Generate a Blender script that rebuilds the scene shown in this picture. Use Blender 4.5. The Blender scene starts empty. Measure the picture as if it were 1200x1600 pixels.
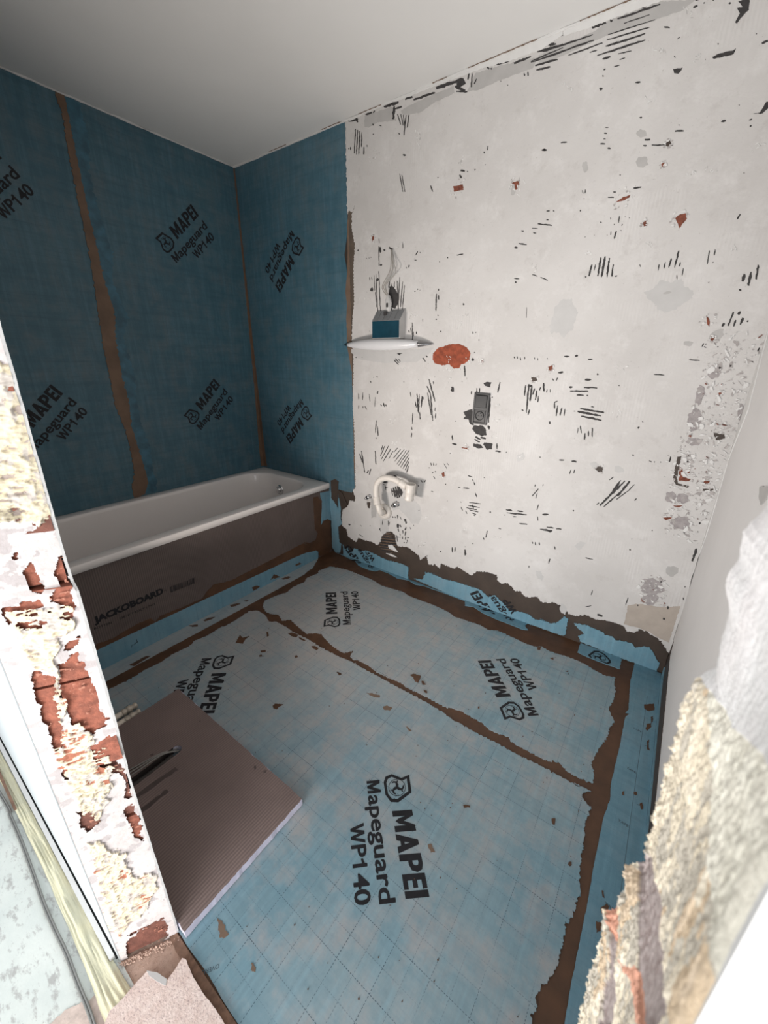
import bpy, bmesh, math, random
import numpy as np
from mathutils import Vector, Matrix
from mathutils.geometry import tessellate_polygon, delaunay_2d_cdt

SC = bpy.context.scene
COL = SC.collection
rnd = random.Random(7)

# ------------------------------------------------------------------ room size (metres)
W, H, L, LH = 2.808, 2.4855, -1.765, -1.867      # width, height, room face and hall face of the door wall
BW, BH, PX = .7225, .5335, .7134                 # bath width, rim height, plane of the bath panel
JL0, JL1, JR = 1.811, 1.865, 2.652               # door opening

# ------------------------------------------------------------------ camera
yaw, pitch, roll, FPX = .6120, -.3473, .0143, 620.75
CX, CY = 615.448, 787.238                        # principal point, pixels of 1200x1600
CAM = np.array([2.6249, -1.9254, 1.35])
cz, sz, cp, sp, cr, sr = math.cos(yaw), math.sin(yaw), math.cos(pitch), math.sin(pitch), math.cos(roll), math.sin(roll)
Fv = np.array([-sz*cp, cz*cp, sp]); r0 = np.array([cz, sz, 0.]); u0 = np.cross(r0, Fv)
Rv, Uv = r0*cr + u0*sr, -r0*sr + u0*cr
cam = bpy.data.cameras.new('camera'); camo = bpy.data.objects.new('camera', cam); COL.objects.link(camo)
M = Matrix(((Rv[0], Uv[0], -Fv[0], CAM[0]), (Rv[1], Uv[1], -Fv[1], CAM[1]), (Rv[2], Uv[2], -Fv[2], CAM[2]), (0, 0, 0, 1)))
camo.matrix_world = M
cam.sensor_fit = 'HORIZONTAL'; cam.sensor_width = 36; cam.lens = FPX/1200*36
cam.shift_x = -(CX-600)/1200; cam.shift_y = (CY-800)/1200
cam.clip_start = .005; cam.clip_end = 60
cam.dof.use_dof = True; cam.dof.focus_distance = 2.4; cam.dof.aperture_fstop = 17
SC.camera = camo

# ------------------------------------------------------------------ light
world = bpy.data.worlds.new('world'); SC.world = world; world.use_nodes = True
bg = world.node_tree.nodes['Background']; bg.inputs[0].default_value = (.93, .96, 1, 1); bg.inputs[1].default_value = .7
def area(name, loc, target, sx, sy, power, color):
    l = bpy.data.lights.new(name, 'AREA'); l.shape = 'RECTANGLE'; l.size = sx; l.size_y = sy; l.energy = power; l.color = color
    o = bpy.data.objects.new(name, l); COL.objects.link(o); o.location = loc
    o.rotation_euler = (Vector(target)-Vector(loc)).to_track_quat('-Z', 'Y').to_euler(); return o
area('hall_window_light', (3.5, -3.2, 1.5), (1.9, -1.2, .9), 1.4, 1.7, 9, (1, .99, .985))
area('hall_lamp_light', (2.35, -3.3, .55), (2.1, 0, 1.35), 1.3, .9, 44, (1, .985, .98))
# work lamp standing in the room behind the left jamb, throwing its light up and across
area('work_lamp_light', (1.05, -1.62, .40), (1.95, -.2, 1.5), .35, .25, 13, (1, .91, .84)).data.spread = math.radians(125)
vs = SC.view_settings; vs.view_transform = 'Standard'; vs.look = 'None'; vs.gamma = 1; vs.use_curve_mapping = False; vs.exposure = 0.16

# ------------------------------------------------------------------ measuring: a pixel of the photograph to a point of a plane
def ray(q): return Fv + Rv*(q[0]-CX)/FPX - Uv*(q[1]-CY)/FPX
def at(q, ax, val):
    d = ray(q); return CAM + d*((val-CAM[ax])/d[ax])
def pix(X):
    d = np.asarray(X, float)-CAM; k = d@Fv; return CX+FPX*(d@Rv)/k, CY-FPX*(d@Uv)/k
def crop(x0, y0, s):
    def f(*v): return [(x0+v[i]*s, y0+v[i+1]*s) for i in range(0, len(v), 2)]
    return f
# planes: axis, value, sign of the normal
PL = {'A': (0, 0., 1), 'B': (1, 0., -1), 'C': (0, W, -1), 'F': (2, 0., 1), 'P': (0, PX, 1), 'T': (2, .03, 1), 'H': (1, LH, -1)}
def p2(pl, pts, clamp=True):
    ax, val, s = PL[pl]; out = []
    for q in pts:
        w = np.delete(at(q, ax, val), ax)
        if clamp:
            if pl in 'ABCP': w[1] = min(max(w[1], 0), H)
            if pl == 'F': w[0] = min(w[0], W); w[1] = min(w[1], 0)
            if pl == 'B': w[0] = min(max(w[0], 0), W)
            if pl in 'AC': w[0] = min(w[0], 0)
        out.append((float(w[0]), float(w[1])))
    return out
def to3(pl, w, off=0):
    ax, val, s = PL[pl]; v = list(w[:2]); v.insert(ax, val+s*off); return tuple(v)

# ------------------------------------------------------------------ mesh helpers
def kw(o, kind=None, label=None, cat=None, group=None):
    if kind: o['kind'] = kind
    if label: o['label'] = label
    if cat: o['category'] = cat
    if group: o['group'] = group
    return o
def origin(o):
    v = Vector((0, 0, 0))
    while o is not None: v += o.location; o = o.parent
    return v
def mesh(name, verts, faces, mat, parent=None, loc=None, smooth=False, **k):
    par = origin(parent) if parent else Vector((0, 0, 0))
    base = Vector(loc) if loc is not None else par
    me = bpy.data.meshes.new(name); b = base
    me.from_pydata([(v[0]-b[0], v[1]-b[1], v[2]-b[2]) for v in verts], [], faces)
    if mat: me.materials.append(mat)
    if smooth: me.polygons.foreach_set('use_smooth', [True]*len(me.polygons))
    me.update()
    o = bpy.data.objects.new(name, me); COL.objects.link(o)
    if parent: o.parent = parent
    o.location = base-par
    return kw(o, **k)
def empty(name, loc, **k):
    o = bpy.data.objects.new(name, None); COL.objects.link(o); o.location = loc; o.empty_display_size = .05; return kw(o, **k)
def from_bm(name, bm, mat, parent=None, smooth=False, loc=None, **k):
    bm.verts.index_update(); vs_ = [v.co.copy() for v in bm.verts]; fs = [[v.index for v in f.verts] for f in bm.faces]; bm.free()
    return mesh(name, vs_, fs, mat, parent, loc, smooth, **k)
def box(name, a, b, mat, parent=None, bevel=0, **k):
    bm = bmesh.new(); bmesh.ops.create_cube(bm, size=1)
    for v in bm.verts: v.co = Vector([(a[i]+b[i])/2+v.co[i]*(b[i]-a[i]) for i in range(3)])
    if bevel: bmesh.ops.bevel(bm, geom=bm.edges[:], offset=bevel, segments=2, affect='EDGES')
    return from_bm(name, bm, mat, parent, **k)
def area2(p): return sum(p[i][0]*p[(i+1) % len(p)][1]-p[(i+1) % len(p)][0]*p[i][1] for i in range(len(p)))/2
def ragged(pts, amp, seg=.006, r=rnd):
    out = []
    for i, a in enumerate(pts):
        b = pts[(i+1) % len(pts)]; d = math.hypot(b[0]-a[0], b[1]-a[1])
        n = max(1, min(60, int(d/seg))); nx, ny = -(b[1]-a[1])/(d+1e-9), (b[0]-a[0])/(d+1e-9)
        ph = r.random()*9; k = r.uniform(.5, 1)
        for j in range(n):
            t = j/n; e = 0 if (j == 0 or amp == 0) else amp*(.6*math.sin(ph+j*1.3*k)+r.uniform(-.9, .9))*(r.uniform(1.4, 2.6) if r.random() < .12 else 1)
            out.append((a[0]+(b[0]-a[0])*t+nx*e, a[1]+(b[1]-a[1])*t+ny*e))
    return out
def prism_geo(pl, pts, o0, o1):
    """front cap + side walls between offsets o0 and o1 of plane pl"""
    n = len(pts)
    r_ = delaunay_2d_cdt([Vector(p[:2]) for p in pts], [], [list(range(n))], 1, 1e-6)
    cv, ct = r_[0], r_[2]
    ax, val, s = PL[pl]; nrm = Vector([s if i == ax else 0 for i in range(3)])
    V = [to3(pl, p, o1) for p in cv]; Fc = []
    for t in ct:
        a, b, c = (Vector(V[i]) for i in t)
        Fc.append(tuple(t) if (b-a).cross(c-a).dot(nrm) > 0 else (t[0], t[2], t[1]))
    if abs(o1-o0) > 1e-6:
        k = len(V); V += [to3(pl, p, o1) for p in pts]+[to3(pl, p, o0) for p in pts]
        for i in range(n): j = (i+1) % n; Fc.append((k+i, k+j, k+n+j, k+n+i))
    return V, Fc
def poly(name, pl, pts, o0, o1, mat, parent, amp=0, seg=.006, **k):
    P = ragged(pts, amp, seg) if amp or seg < .006 else pts
    V, Fc = prism_geo(pl, P, o0, o1); return mesh(name, V, Fc, mat, parent, **k)
def polys(name, pl, plist, o0, o1, mat, parent, amp=0, seg=.004, **k):
    V, Fc = [], []
    for i, pts in enumerate(plist):
        P = ragged(pts, amp, seg) if amp else pts
        v, f = prism_geo(pl, P, o0, o1+(i % 7)*.00006); n = len(V); V += v; Fc += [tuple(n+i for i in q) for q in f]
    return mesh(name, V, Fc, mat, parent, **k)
def tube_geo(path, r, n=12, cap=True):
    P = [Vector(p) for p in path]; R_ = r if isinstance(r, (list, tuple)) else [r]*len(P)
    V, Fc = [], []; ref = None
    for i, p in enumerate(P):
        t = (P[min(i+1, len(P)-1)]-P[max(i-1, 0)]).normalized()
        if ref is None: ref = t.orthogonal().normalized()
        ref = (ref-t*ref.dot(t)).normalized(); b = t.cross(ref)
        for k in range(n):
            a = 2*math.pi*k/n; V.append(p+(ref*math.cos(a)+b*math.sin(a))*R_[i])
        if i:
            o = (i-1)*n
            for k in range(n): Fc.append((o+k, o+(k+1) % n, o+n+(k+1) % n, o+n+k))
    if cap: Fc += [tuple(range(n-1, -1, -1)), tuple(range((len(P)-1)*n, len(P)*n))]
    return [tuple(v) for v in V], Fc
def tube(name, path, r, mat, parent=None, n=12, cap=True, **k):
    V, Fc = tube_geo(path, r, n, cap); return mesh(name, V, Fc, mat, parent, smooth=True, **k)
def spline(pts, n=8):
    P = [np.array(p, float) for p in pts]; P = [2*P[0]-P[1]]+P+[2*P[-1]-P[-2]]; out = []
    for i in range(1, len(P)-2):
        for j in range(n):
            t = j/n; a, b, c, d = P[i-1:i+3]
            out.append(.5*((2*b)+(-a+c)*t+(2*a-5*b+4*c-d)*t*t+(-a+3*b-3*c+d)*t**3))
    out.append(P[-2]); return [tuple(p) for p in out]
def lathe(name, prof, c, axis, mat, parent=None, n=24, **k):
    """prof: (radius, distance along axis) pairs"""
    ax = Vector(axis).normalized(); a = ax.orthogonal().normalized(); b = ax.cross(a); V, Fc = [], []
    for i, (r, h) in enumerate(prof):
        for j in range(n):
            t = 2*math.pi*j/n; V.append(tuple(Vector(c)+ax*h+(a*math.cos(t)+b*math.sin(t))*r))
        if i:
            o = (i-1)*n
            for j in range(n): Fc.append((o+j, o+(j+1) % n, o+n+(j+1) % n, o+n+j))
    Fc.append(tuple(range(n-1, -1, -1))); Fc.append(tuple(range((len(prof)-1)*n, len(prof)*n)))
    return mesh(name, V, Fc, mat, parent, smooth=True, **k)
_rs = np.random.RandomState(3); _T = _rs.rand(64, 64, 64)
def noise3(x, y, z):
    x, y, z = (np.asarray(v, float)+np.zeros(np.broadcast(x, y, z).shape) for v in (x, y, z))
    i, j, k = (np.floor(v).astype(int) for v in (x, y, z)); f, g, h = x-i, y-j, z-k
    f, g, h = (t*t*(3-2*t) for t in (f, g, h)); o = 0
    for a in (0, 1):
        for b in (0, 1):
            for c in (0, 1):
                o = o+_T[(i+a) % 64, (j+b) % 64, (k+c) % 64]*(f if a else 1-f)*(g if b else 1-g)*(h if c else 1-h)
    return o
def fbm(x, y, z, oct=4):
    s, a = 0, .5
    for i in range(oct): s = s+a*(noise3(x*2**i+i*7, y*2**i, z*2**i)*2-1); a *= .5
    return s
def inside(P, X, Y):
    r = np.zeros(X.shape, bool); n = len(P)
    for i in range(n):
        (a, b), (c, d) = P[i], P[(i+1) % n]
        if b == d: continue
        r ^= ((b > Y) != (d > Y)) & (X < (c-a)*(Y-b)/(d-b)+a)
    return r

# ------------------------------------------------------------------ materials
class NT:
    def __init__(s, name):
        s.m = bpy.data.materials.new(name); s.m.use_nodes = True; s.t = s.m.node_tree
        s.b = s.t.nodes['Principled BSDF']; s.co = s.t.nodes.new('ShaderNodeTexCoord').outputs['Object']; s._w = None
    def n(s, typ, **k):
        x = s.t.nodes.new(typ)
        for a, v in k.items(): setattr(x, a, v)
        return x
    def l(s, a, b): s.t.links.new(a, b)
    def inp(s, sock, v):
        if isinstance(v, bpy.types.NodeSocket): s.l(v, sock)
        else: sock.default_value = v
    def math(s, op, a, b=0., c=0., clamp=False):
        x = s.n('ShaderNodeMath', operation=op, use_clamp=clamp)
        s.inp(x.inputs[0], a); s.inp(x.inputs[1], b); s.inp(x.inputs[2], c); return x.outputs[0]
    def mp(s, scale=(1, 1, 1), rot=(0, 0, 0), loc=(0, 0, 0)):
        x = s.n('ShaderNodeMapping'); s.l(s.co, x.inputs[0]); x.inputs['Scale'].default_value = scale
        x.inputs['Rotation'].default_value = rot; x.inputs['Location'].default_value = loc; return x.outputs[0]
    def noise(s, scale, detail=4, rough=.55, stretch=(1, 1, 1), rot=(0, 0, 0), loc=(0, 0, 0), dist=0):
        x = s.n('ShaderNodeTexNoise'); s.l(s.mp(stretch, rot, loc), x.inputs[0])
        x.inputs['Scale'].default_value = scale; x.inputs['Detail'].default_value = detail
        x.inputs['Roughness'].default_value = rough; x.inputs['Distortion'].default_value = dist; return x.outputs[0]
    def step(s, v, lo, hi, mul=1.):
        x = s.n('ShaderNodeMapRange', clamp=True); s.l(v, x.inputs[0]); x.inputs[1].default_value = lo; x.inputs[2].default_value = hi
        x.inputs[3].default_value = 0; x.inputs[4].default_value = mul; return x.outputs[0]
    def mix(s, f, a, b, mode='MIX'):
        x = s.n('ShaderNodeMix', data_type='RGBA', blend_type=mode); s.inp(x.inputs[0], f)
        for i, v in ((6, a), (7, b)):
            if isinstance(v, bpy.types.NodeSocket): s.l(v, x.inputs[i])
            else: x.inputs[i].default_value = tuple(v)+(1,) if len(v) == 3 else v
        return x.outputs[2]
    def bump(s, h, strength, dist=.002):
        x = s.n('ShaderNodeBump'); s.l(h, x.inputs['Height']); x.inputs['Strength'].default_value = strength; x.inputs['Distance'].default_value = dist
        if s._w: s.l(s._w, x.inputs['Normal'])
        s._w = x.outputs[0]; s.l(s._w, s.b.inputs['Normal'])
    def out(s, col, rough=.6, metal=0., spec=.5):
        s.inp(s.b.inputs['Base Color'], col if isinstance(col, bpy.types.NodeSocket) else tuple(col)+(1,))
        s.inp(s.b.inputs['Roughness'], rough); s.b.inputs['Metallic'].default_value = metal
        s.b.inputs['Specular IOR Level'].default_value = spec; return s.m
def simple(name, c, rough=.5, metal=0., spec=.5, var=.12, scale=20, bump=0, bs=120):
    t = NT(name); c2 = tuple(max(0, v*(1-var)) for v in c)
    col = t.mix(t.step(t.noise(scale), .35, .65), c, c2)
    if bump: t.bump(t.noise(bs), bump)
    return t.out(col, rough, metal, spec)
def membrane(name, base, dusty, grey, ax, dust=.5, gridm=.55, offs=(.024, .014), scr=.35, rough=.5, near=None):
    """fleece membrane: mottled blue, brushed streaks, a dashed 5 cm grid; ax = the two in-plane axes"""
    t = NT(name); st = [1, 1, 1]
    big = t.noise(2.3, 5, .6); mid = t.noise(9, 5, .65, loc=(3, 1, 2)); fine = t.noise(60, 4, .7)
    col = t.mix(t.step(big, .38, .66), base, dusty)
    col = t.mix(t.step(mid, .45, .72, dust), col, grey)
    col = t.mix(t.step(mid, .5, .28, .4), col, tuple(v*.82 for v in base))
    s1 = [1, 1, 1]; s1[ax[0]] = 40; s1[ax[1]] = 3
    s2 = [1, 1, 1]; s2[ax[1]] = 40; s2[ax[0]] = 3
    col = t.mix(t.step(t.noise(1, 4, .7, stretch=s1), .46, .70, scr), col, tuple(min(1, v*1.35+.03) for v in base))
    col = t.mix(t.step(t.noise(1, 4, .7, stretch=s2, loc=(5, 5, 5)), .46, .70, scr*.8), col, tuple(v*.75 for v in base))
    if near:                                          # grazing sheen of the white wall, painted as grey round this spot
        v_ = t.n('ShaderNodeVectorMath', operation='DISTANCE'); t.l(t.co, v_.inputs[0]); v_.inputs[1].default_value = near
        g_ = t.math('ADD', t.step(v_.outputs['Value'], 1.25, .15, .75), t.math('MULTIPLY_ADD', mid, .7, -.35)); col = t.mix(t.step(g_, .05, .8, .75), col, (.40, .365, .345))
    col = t.mix(t.step(fine, .5, .8, .35), col, tuple(v*.7 for v in base))
    sep = t.n('ShaderNodeSeparateXYZ'); t.l(t.co, sep.inputs[0]); a, b = sep.outputs[ax[0]], sep.outputs[ax[1]]
    def lines(p, q, off):
        f = t.math('PINGPONG', t.math('SUBTRACT', p, off), .025)          # distance to the nearest grid line
        ln = t.step(f, .0009, .0005)
        wk = t.math('PINGPONG', t.math('SUBTRACT', p, off), .05)           # every second line is printed fainter
        da = t.math('LESS_THAN', t.math('FRACT', t.math('MULTIPLY', q, 150.)), .6)
        wk = t.math('MULTIPLY_ADD', t.math('LESS_THAN', wk, .025), .5, .5)
        return t.math('MULTIPLY', t.math('MULTIPLY', ln, da), wk)
    g = t.math('MAXIMUM', lines(a, b, offs[0]), lines(b, a, offs[1]))
    g = t.math('MULTIPLY', g, t.step(t.noise(5, 3), .3, .6, gridm))
    col = t.mix(g, col, (.02, .05, .08))
    t.bump(fine, .25, .001); t.bump(t.noise(6, 3), .35, .006)
    return t.out(col, t.step(mid, .3, .7, .25) if False else rough, 0, .4)

m_adh = simple('brown_adhesive', (.105, .048, .022), .55, var=.35, scale=14, bump=.35, bs=60)
m_adhwall = simple('grey_brown_adhesive', (.055, .038, .028), .6, var=.3, scale=10, bump=.4, bs=70)
m_adhpale = simple('thin_brown_adhesive', (.20, .135, .095), .6, var=.25, scale=12, bump=.3, bs=50)
m_seam = simple('seam_adhesive', (.19, .115, .072), .6, var=.3, scale=10, bump=.35, bs=50)
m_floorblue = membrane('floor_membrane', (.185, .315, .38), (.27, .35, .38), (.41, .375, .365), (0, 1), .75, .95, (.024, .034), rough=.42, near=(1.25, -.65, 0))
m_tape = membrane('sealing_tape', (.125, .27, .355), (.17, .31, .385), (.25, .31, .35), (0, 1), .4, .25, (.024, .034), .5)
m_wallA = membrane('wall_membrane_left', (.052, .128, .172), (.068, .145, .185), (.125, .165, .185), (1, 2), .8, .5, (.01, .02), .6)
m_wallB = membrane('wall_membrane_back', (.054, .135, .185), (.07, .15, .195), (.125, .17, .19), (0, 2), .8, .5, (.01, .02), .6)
m_lap = simple('membrane_overlap', (.055, .165, .235), .5, var=.45, scale=16, bump=.2)
m_ink = simple('printing_ink', (.016, .016, .020), .7, var=.4, scale=40, spec=.35)
m_inkpale = simple('faint_printing_ink', (.07, .11, .14), .6)
m_ceil = simple('ceiling_paint', (.72, .72, .71), .75, var=.03, scale=3, bump=.06, bs=200)
m_white = simple('white_wall_paint', (.68, .67, .665), .65, var=.05, scale=4, bump=.12, bs=40)
m_mark = simple('dark_tile_adhesive', (.045, .042, .042), .8, var=.3, scale=60, bump=.4)
m_brickred = simple('exposed_red_brick', (.33, .075, .035), .85, var=.4, scale=50, bump=.5, bs=150)
m_pgrey = simple('grey_filler', (.44, .43, .42), .75, var=.08, scale=20, bump=.15)
m_plgrey = simple('light_grey_filler', (.52, .515, .508), .7, var=.06, scale=20, bump=.1)
m_pbeige = simple('beige_filler', (.44, .385, .335), .75, var=.12, scale=18, bump=.2)
m_pwhite = simple('white_filler', (.69, .685, .675), .7, var=.05, scale=30, bump=.25)
m_prough = simple('rough_grey_plaster', (.38, .35, .35), .85, var=.25, scale=60, bump=.6, bs=100)

m_pchip = simple('chipped_grey_plaster', (.47, .44, .43), .85, var=.3, scale=40, bump=.4)
m_chip = simple('dull_brick_chip', (.24, .075, .045), .9, var=.5, scale=90, bump=.4)
m_band = simple('old_adhesive_band', (.12, .092, .07), .65, var=.35, scale=14, bump=.35, bs=60)
def mat_plaster():
    t = NT('wall_plaster')
    col = t.mix(t.step(t.noise(1.6, 5, .6), .35, .65), (.52, .505, .492), (.60, .587, .575))
    col = t.mix(t.step(t.noise(7, 6, .75, loc=(2, 2, 2)), .52, .70, .6), col, (.67, .66, .65))
    col = t.mix(t.step(t.noise(11, 6, .75, loc=(7, 1, 4)), .56, .74, .6), col, (.44, .42, .405))
    col = t.mix(t.step(t.noise(150, 2, .5, loc=(1, 7, 4)), .72, .78, .5), col, (.3, .27, .26))
    w = t.n('ShaderNodeTexWave', wave_type='BANDS', bands_direction='X'); t.l(t.mp((1, 1, .12)), w.inputs[0]); w.inputs['Scale'].default_value = 26; w.inputs['Distortion'].default_value = 2.2; w.inputs['Detail'].default_value = 2
    k = t.math('MULTIPLY', w.outputs['Fac'], t.step(t.noise(3.6, 4, .6, loc=(4, 4, 4)), .57, .68))
    col = t.mix(t.math('MULTIPLY', k, .28), col, (.69, .68, .67))
    t.bump(k, .25, .002); t.bump(t.noise(30, 5, .7), .3, .004); t.bump(t.noise(5, 4, .6, loc=(3, 3, 3)), .4, .01)
    return t.out(col, .72, 0, .3)
m_plaster = mat_plaster()

# ------------------------------------------------------------------ room shell
T = .12
floor = box('floor', (-T, L-.001, -.1), (W+T, T, -.0025), m_adh, kind='structure', label='bathroom floor with brown adhesive under blue membrane sheets')
ceiling = box('ceiling', (-T, L, H), (W+T, T, H+.1), m_ceil, kind='structure')
wall_left = box('wall_left', (-T, L, -.0025), (-.003, T, H), m_adhwall, kind='structure', label='wall behind the bath, covered in dark blue membrane')
wall_back = box('wall_back', (-.003, .003, -.0025), (W+.003, T, H), m_adhwall, kind='structure', label='far wall, blue membrane at left and scarred white plaster at right')
wall_right = box('wall_right', (W+.003, LH, -.0025), (W+T, .003, H), m_white, kind='structure', label='plain white right wall')
# door wall in three blocks round the opening; the rough jambs are built further down
wall_front = box('wall_front', (-T, LH, -.0025), (JL0-.03, L, H), m_white, kind='structure', label='wall of the doorway the picture is taken through')
box('wall_panel', (JR+.03, LH, -.0025), (W+T+.9, L, H), m_white, wall_front, label='stretch of door wall right of the opening')
box('door_head', (JL0-.03, LH, 2.25), (JR+.03, L, H), m_white, wall_front)

# ------------------------------------------------------------------ floor membrane (outlines measured on the floor plane)
c6, c5, cT1, c2b, c3c, c4c, c8, c3, c7 = (crop(340, 900, .18333), crop(140, 880, .18333), crop(480, 740, 1/6), crop(660, 840, 1/6),
    crop(840, 900, .18333), crop(860, 1100, 1/6), crop(800, 1280, .2), crop(700, 980, .21667), crop(520, 1000, 1/6))
s2 = (cT1(0,975, 100,935, 110,910, 220,870, 300,885, 380,905, 500,950, 620,1000, 700,1050, 800,1080, 900,1110, 960,1150, 1080,1195)
  + c2b(100,630, 250,700, 300,740, 420,780, 540,820, 620,865, 700,870, 860,940, 960,990, 1050,1020, 1120,1020, 1190,1065)
  + c3c(100,640, 160,660, 260,690, 330,715, 420,760, 480,800, 580,850, 665,865, 650,900, 665,980, 650,1050, 610,1120)
  + c4c(550,60, 600,160, 550,230, 540,300, 480,380, 440,440, 400,520, 380,570, 405,640, 400,740)
  + c3(960,1090, 860,1040, 820,990, 750,960, 720,965, 650,930, 520,860, 450,820, 440,790, 350,760, 300,740, 250,690, 180,650, 100,605, 0,575)
  + c7(1080,640, 1000,600, 900,545, 830,510, 700,445, 640,400, 500,345, 400,290, 330,235, 240,190, 185,180, 165,150, 190,100, 110,120, 60,100)
  + c6(960,580, 880,490, 820,485, 760,490, 700,445, 620,370, 550,380, 520,330, 450,320, 410,300, 385,260, 400,210, 450,190, 520,160, 590,140, 640,95, 740,50))
s1a = (c6(60,430, 150,380, 270,300, 340,295, 400,330, 440,390, 500,390, 590,440, 640,475, 770,540, 900,620, 1060,700, 1190,760)
  + c7(120,180, 250,250, 420,340, 600,440, 740,510, 900,600, 1040,685, 1130,755, 1190,785)
  + c3(180,750, 300,810, 500,920, 650,990, 800,1070, 1000,1185)
  + c4c(220,740, 380,820, 310,830, 300,880, 340,940, 380,960, 360,1020, 340,1080, 310,1160, 325,1230, 300,1300, 290,1400)
  + c8(560,130, 545,250, 525,430, 535,600, 505,620, 500,700, 450,800, 415,800, 415,890, 390,990, 380,1050, 345,1150, 325,1180, 290,1260, 225,1310, 185,1380, 190,1500, 150,1515, 155,1600))
s1 = p2('F', s1a); s1 += [(2.62, L+.002), (.85, L+.002)]
s1 += p2('F', c5(150,1085, 260,1030, 380,970, 490,900, 600,850, 700,780, 850,710, 900,660, 1000,620, 1130,540))
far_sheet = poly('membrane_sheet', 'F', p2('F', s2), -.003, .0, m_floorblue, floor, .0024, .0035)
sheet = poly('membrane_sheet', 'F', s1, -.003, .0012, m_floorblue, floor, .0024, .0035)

# sealing tape: floor half and upstand
bt = 'sealing_tape'
tubx = [(PX+.001, -1.76), (.803, -1.76), (.806, -1.5), (.812, -.92), (.808, -.36), (.795, -.33), (.79, -.27), (.76, -.22), (PX+.001, -.14)]
m_tapedust = membrane('dusty_tape', (.27, .33, .36), (.34, .37, .385), (.42, .40, .39), (0, 1), .7, .15, (.024, .034), .3)
tub_tape = poly(bt, 'F', tubx, -.001, .0016, m_tapedust, floor, .0012)
bfl = p2('F', [(533, 864)]+cT1(360,780, 400,800, 440,810, 480,862, 520,880, 580,905, 640,915, 680,905, 760,935, 850,985, 950,1000, 1010,1040, 1100,1055, 1190,1090)
    + c2b(100,485, 200,520, 400,595, 400,640, 480,650, 560,705, 690,765, 860,830, 930,860, 990,868, 960,830, 990,800)) + [(1.84+.35, -.0), (.74, 0)]
fl1 = poly(bt, 'F', bfl, -.001, .0016, m_tape, floor, .001)
fl2 = poly(bt, 'F', p2('F', c3c(370,560, 340,650, 420,690, 560,745, 700,795, 715,710, 690,690, 600,640)), -.001, .0022, m_tape, floor, .001)
cst = p2('F', c3c(830,735, 790,900, 780,1050, 775,1140, 750,1165) + c4c(738,90, 700,130, 650,400, 610,560, 565,760, 560,900, 500,1060, 440,1350) + c8(640,350, 600,600, 550,850, 500,1100, 450,1350, 410,1600), )
cst += [(2.69, L+.002), (W-.004, L+.002), (W-.004, -.005)]
right_tape = poly(bt, 'F', cst, -.001, .002, m_tape, floor, .0005)
# upstand on the bath panel side is built with the bath; here those on the walls
poly(bt, 'B', p2('B', cT1(215,150, 290,330, 300,170, 315,200, 315,430, 330,470, 290,500, 300,640, 320,660, 310,740, 270,745, 235,690, 232,560, 225,400, 215,300)), -.001, .0015, m_tape, wall_back, .0012)
m_up = m_tape
up1 = poly(bt, 'B', p2('B', cT1(335,660, 350,700, 380,690, 420,740, 440,700, 480,710, 500,725, 560,720, 610,745, 650,760, 700,790, 760,815, 830,830, 900,850, 950,880, 945,960, 950,985, 940,1060, 600,950, 440,850, 340,770)), -.001, .0015, m_up, wall_back, .002, .004)
up2 = poly(bt, 'B', p2('B', cT1(1000,985, 1080,990, 1110,930, 1200,935) + c2b(20,325, 110,345, 190,385, 300,410, 440,455, 520,480, 560,500, 620,560, 680,540, 740,600, 780,620, 790,660, 860,690, 940,700, 1000,720, 1060,770, 1110,770, 1190,800)
    + c3c(20,360, 80,400, 160,400, 200,370, 225,345, 262,365, 245,440, 235,500, 200,505) + [(800, 985), (740, 960), (700, 945)]), -.001, .0015, m_up, wall_back, .0022, .004)
up3 = poly(bt, 'B', p2('B', c3c(310,400, 420,420, 500,455, 560,480, 580,505, 640,515, 660,545, 760,560, 810,580, 830,610, 900,600, 950,605, 980,640, 1000,680, 1010,705, 1040,740, 1010,830, 700,720, 370,560, 345,510, 395,490, 340,440)), -.001, .0015, m_up, wall_back, .0022, .004)
poly(bt, 'C', [(-.02, 0), (-.02, .05), (-.06, .035), (-.2, .024), (-.8, .018), (-1.6, .018), (-1.6, 0)], -.001, .0035, m_tape, wall_right, .0008)
# brown splashes and smears lying on the membrane
spl = []
def P_(f, *v): spl.append(p2('F', f(*v)))
P_(c6, 155,570, 190,505, 215,530, 270,515, 235,545, 215,580); P_(c6, 600,490, 640,485, 690,505, 670,525, 630,515); P_(c6, 690,520, 720,535, 750,550, 735,555, 700,540)
P_(c6, 800,600, 830,600, 860,620, 845,635, 815,620); P_(c6, 365,640, 410,635, 410,650, 370,652); P_(c6, 355,680, 375,672, 380,688, 355,690)
P_(c6, 470,1110, 490,1092, 520,1095, 560,1098, 520,1120, 505,1140, 475,1130); P_(c6, 655,685, 675,678, 685,692, 665,702); P_(c6, 1015,820, 1050,830, 1055,842, 1035,850)
P_(c6, 415,480, 430,480, 438,510, 422,520); P_(c7, 725,330, 760,320, 825,340, 820,360, 800,400, 770,390, 755,350); P_(c7, 830,385, 850,390, 870,420, 840,420)
P_(c7, 850,470, 880,480, 885,500, 865,495); P_(c6, 290,95, 310,80, 325,95, 345,100, 320,120, 300,125)
P_(c4c, 875,10, 970,0, 975,60, 920,70, 880,50); P_(c4c, 940,125, 960,115, 960,165, 945,185); P_(c4c, 905,190, 940,185, 945,215, 905,255, 890,240)
P_(c4c, 835,940, 860,930, 870,990, 845,990); P_(c4c, 780,830, 810,830, 805,860, 780,850); P_(c4c, 670,830, 690,820, 690,860, 672,858)
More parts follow.
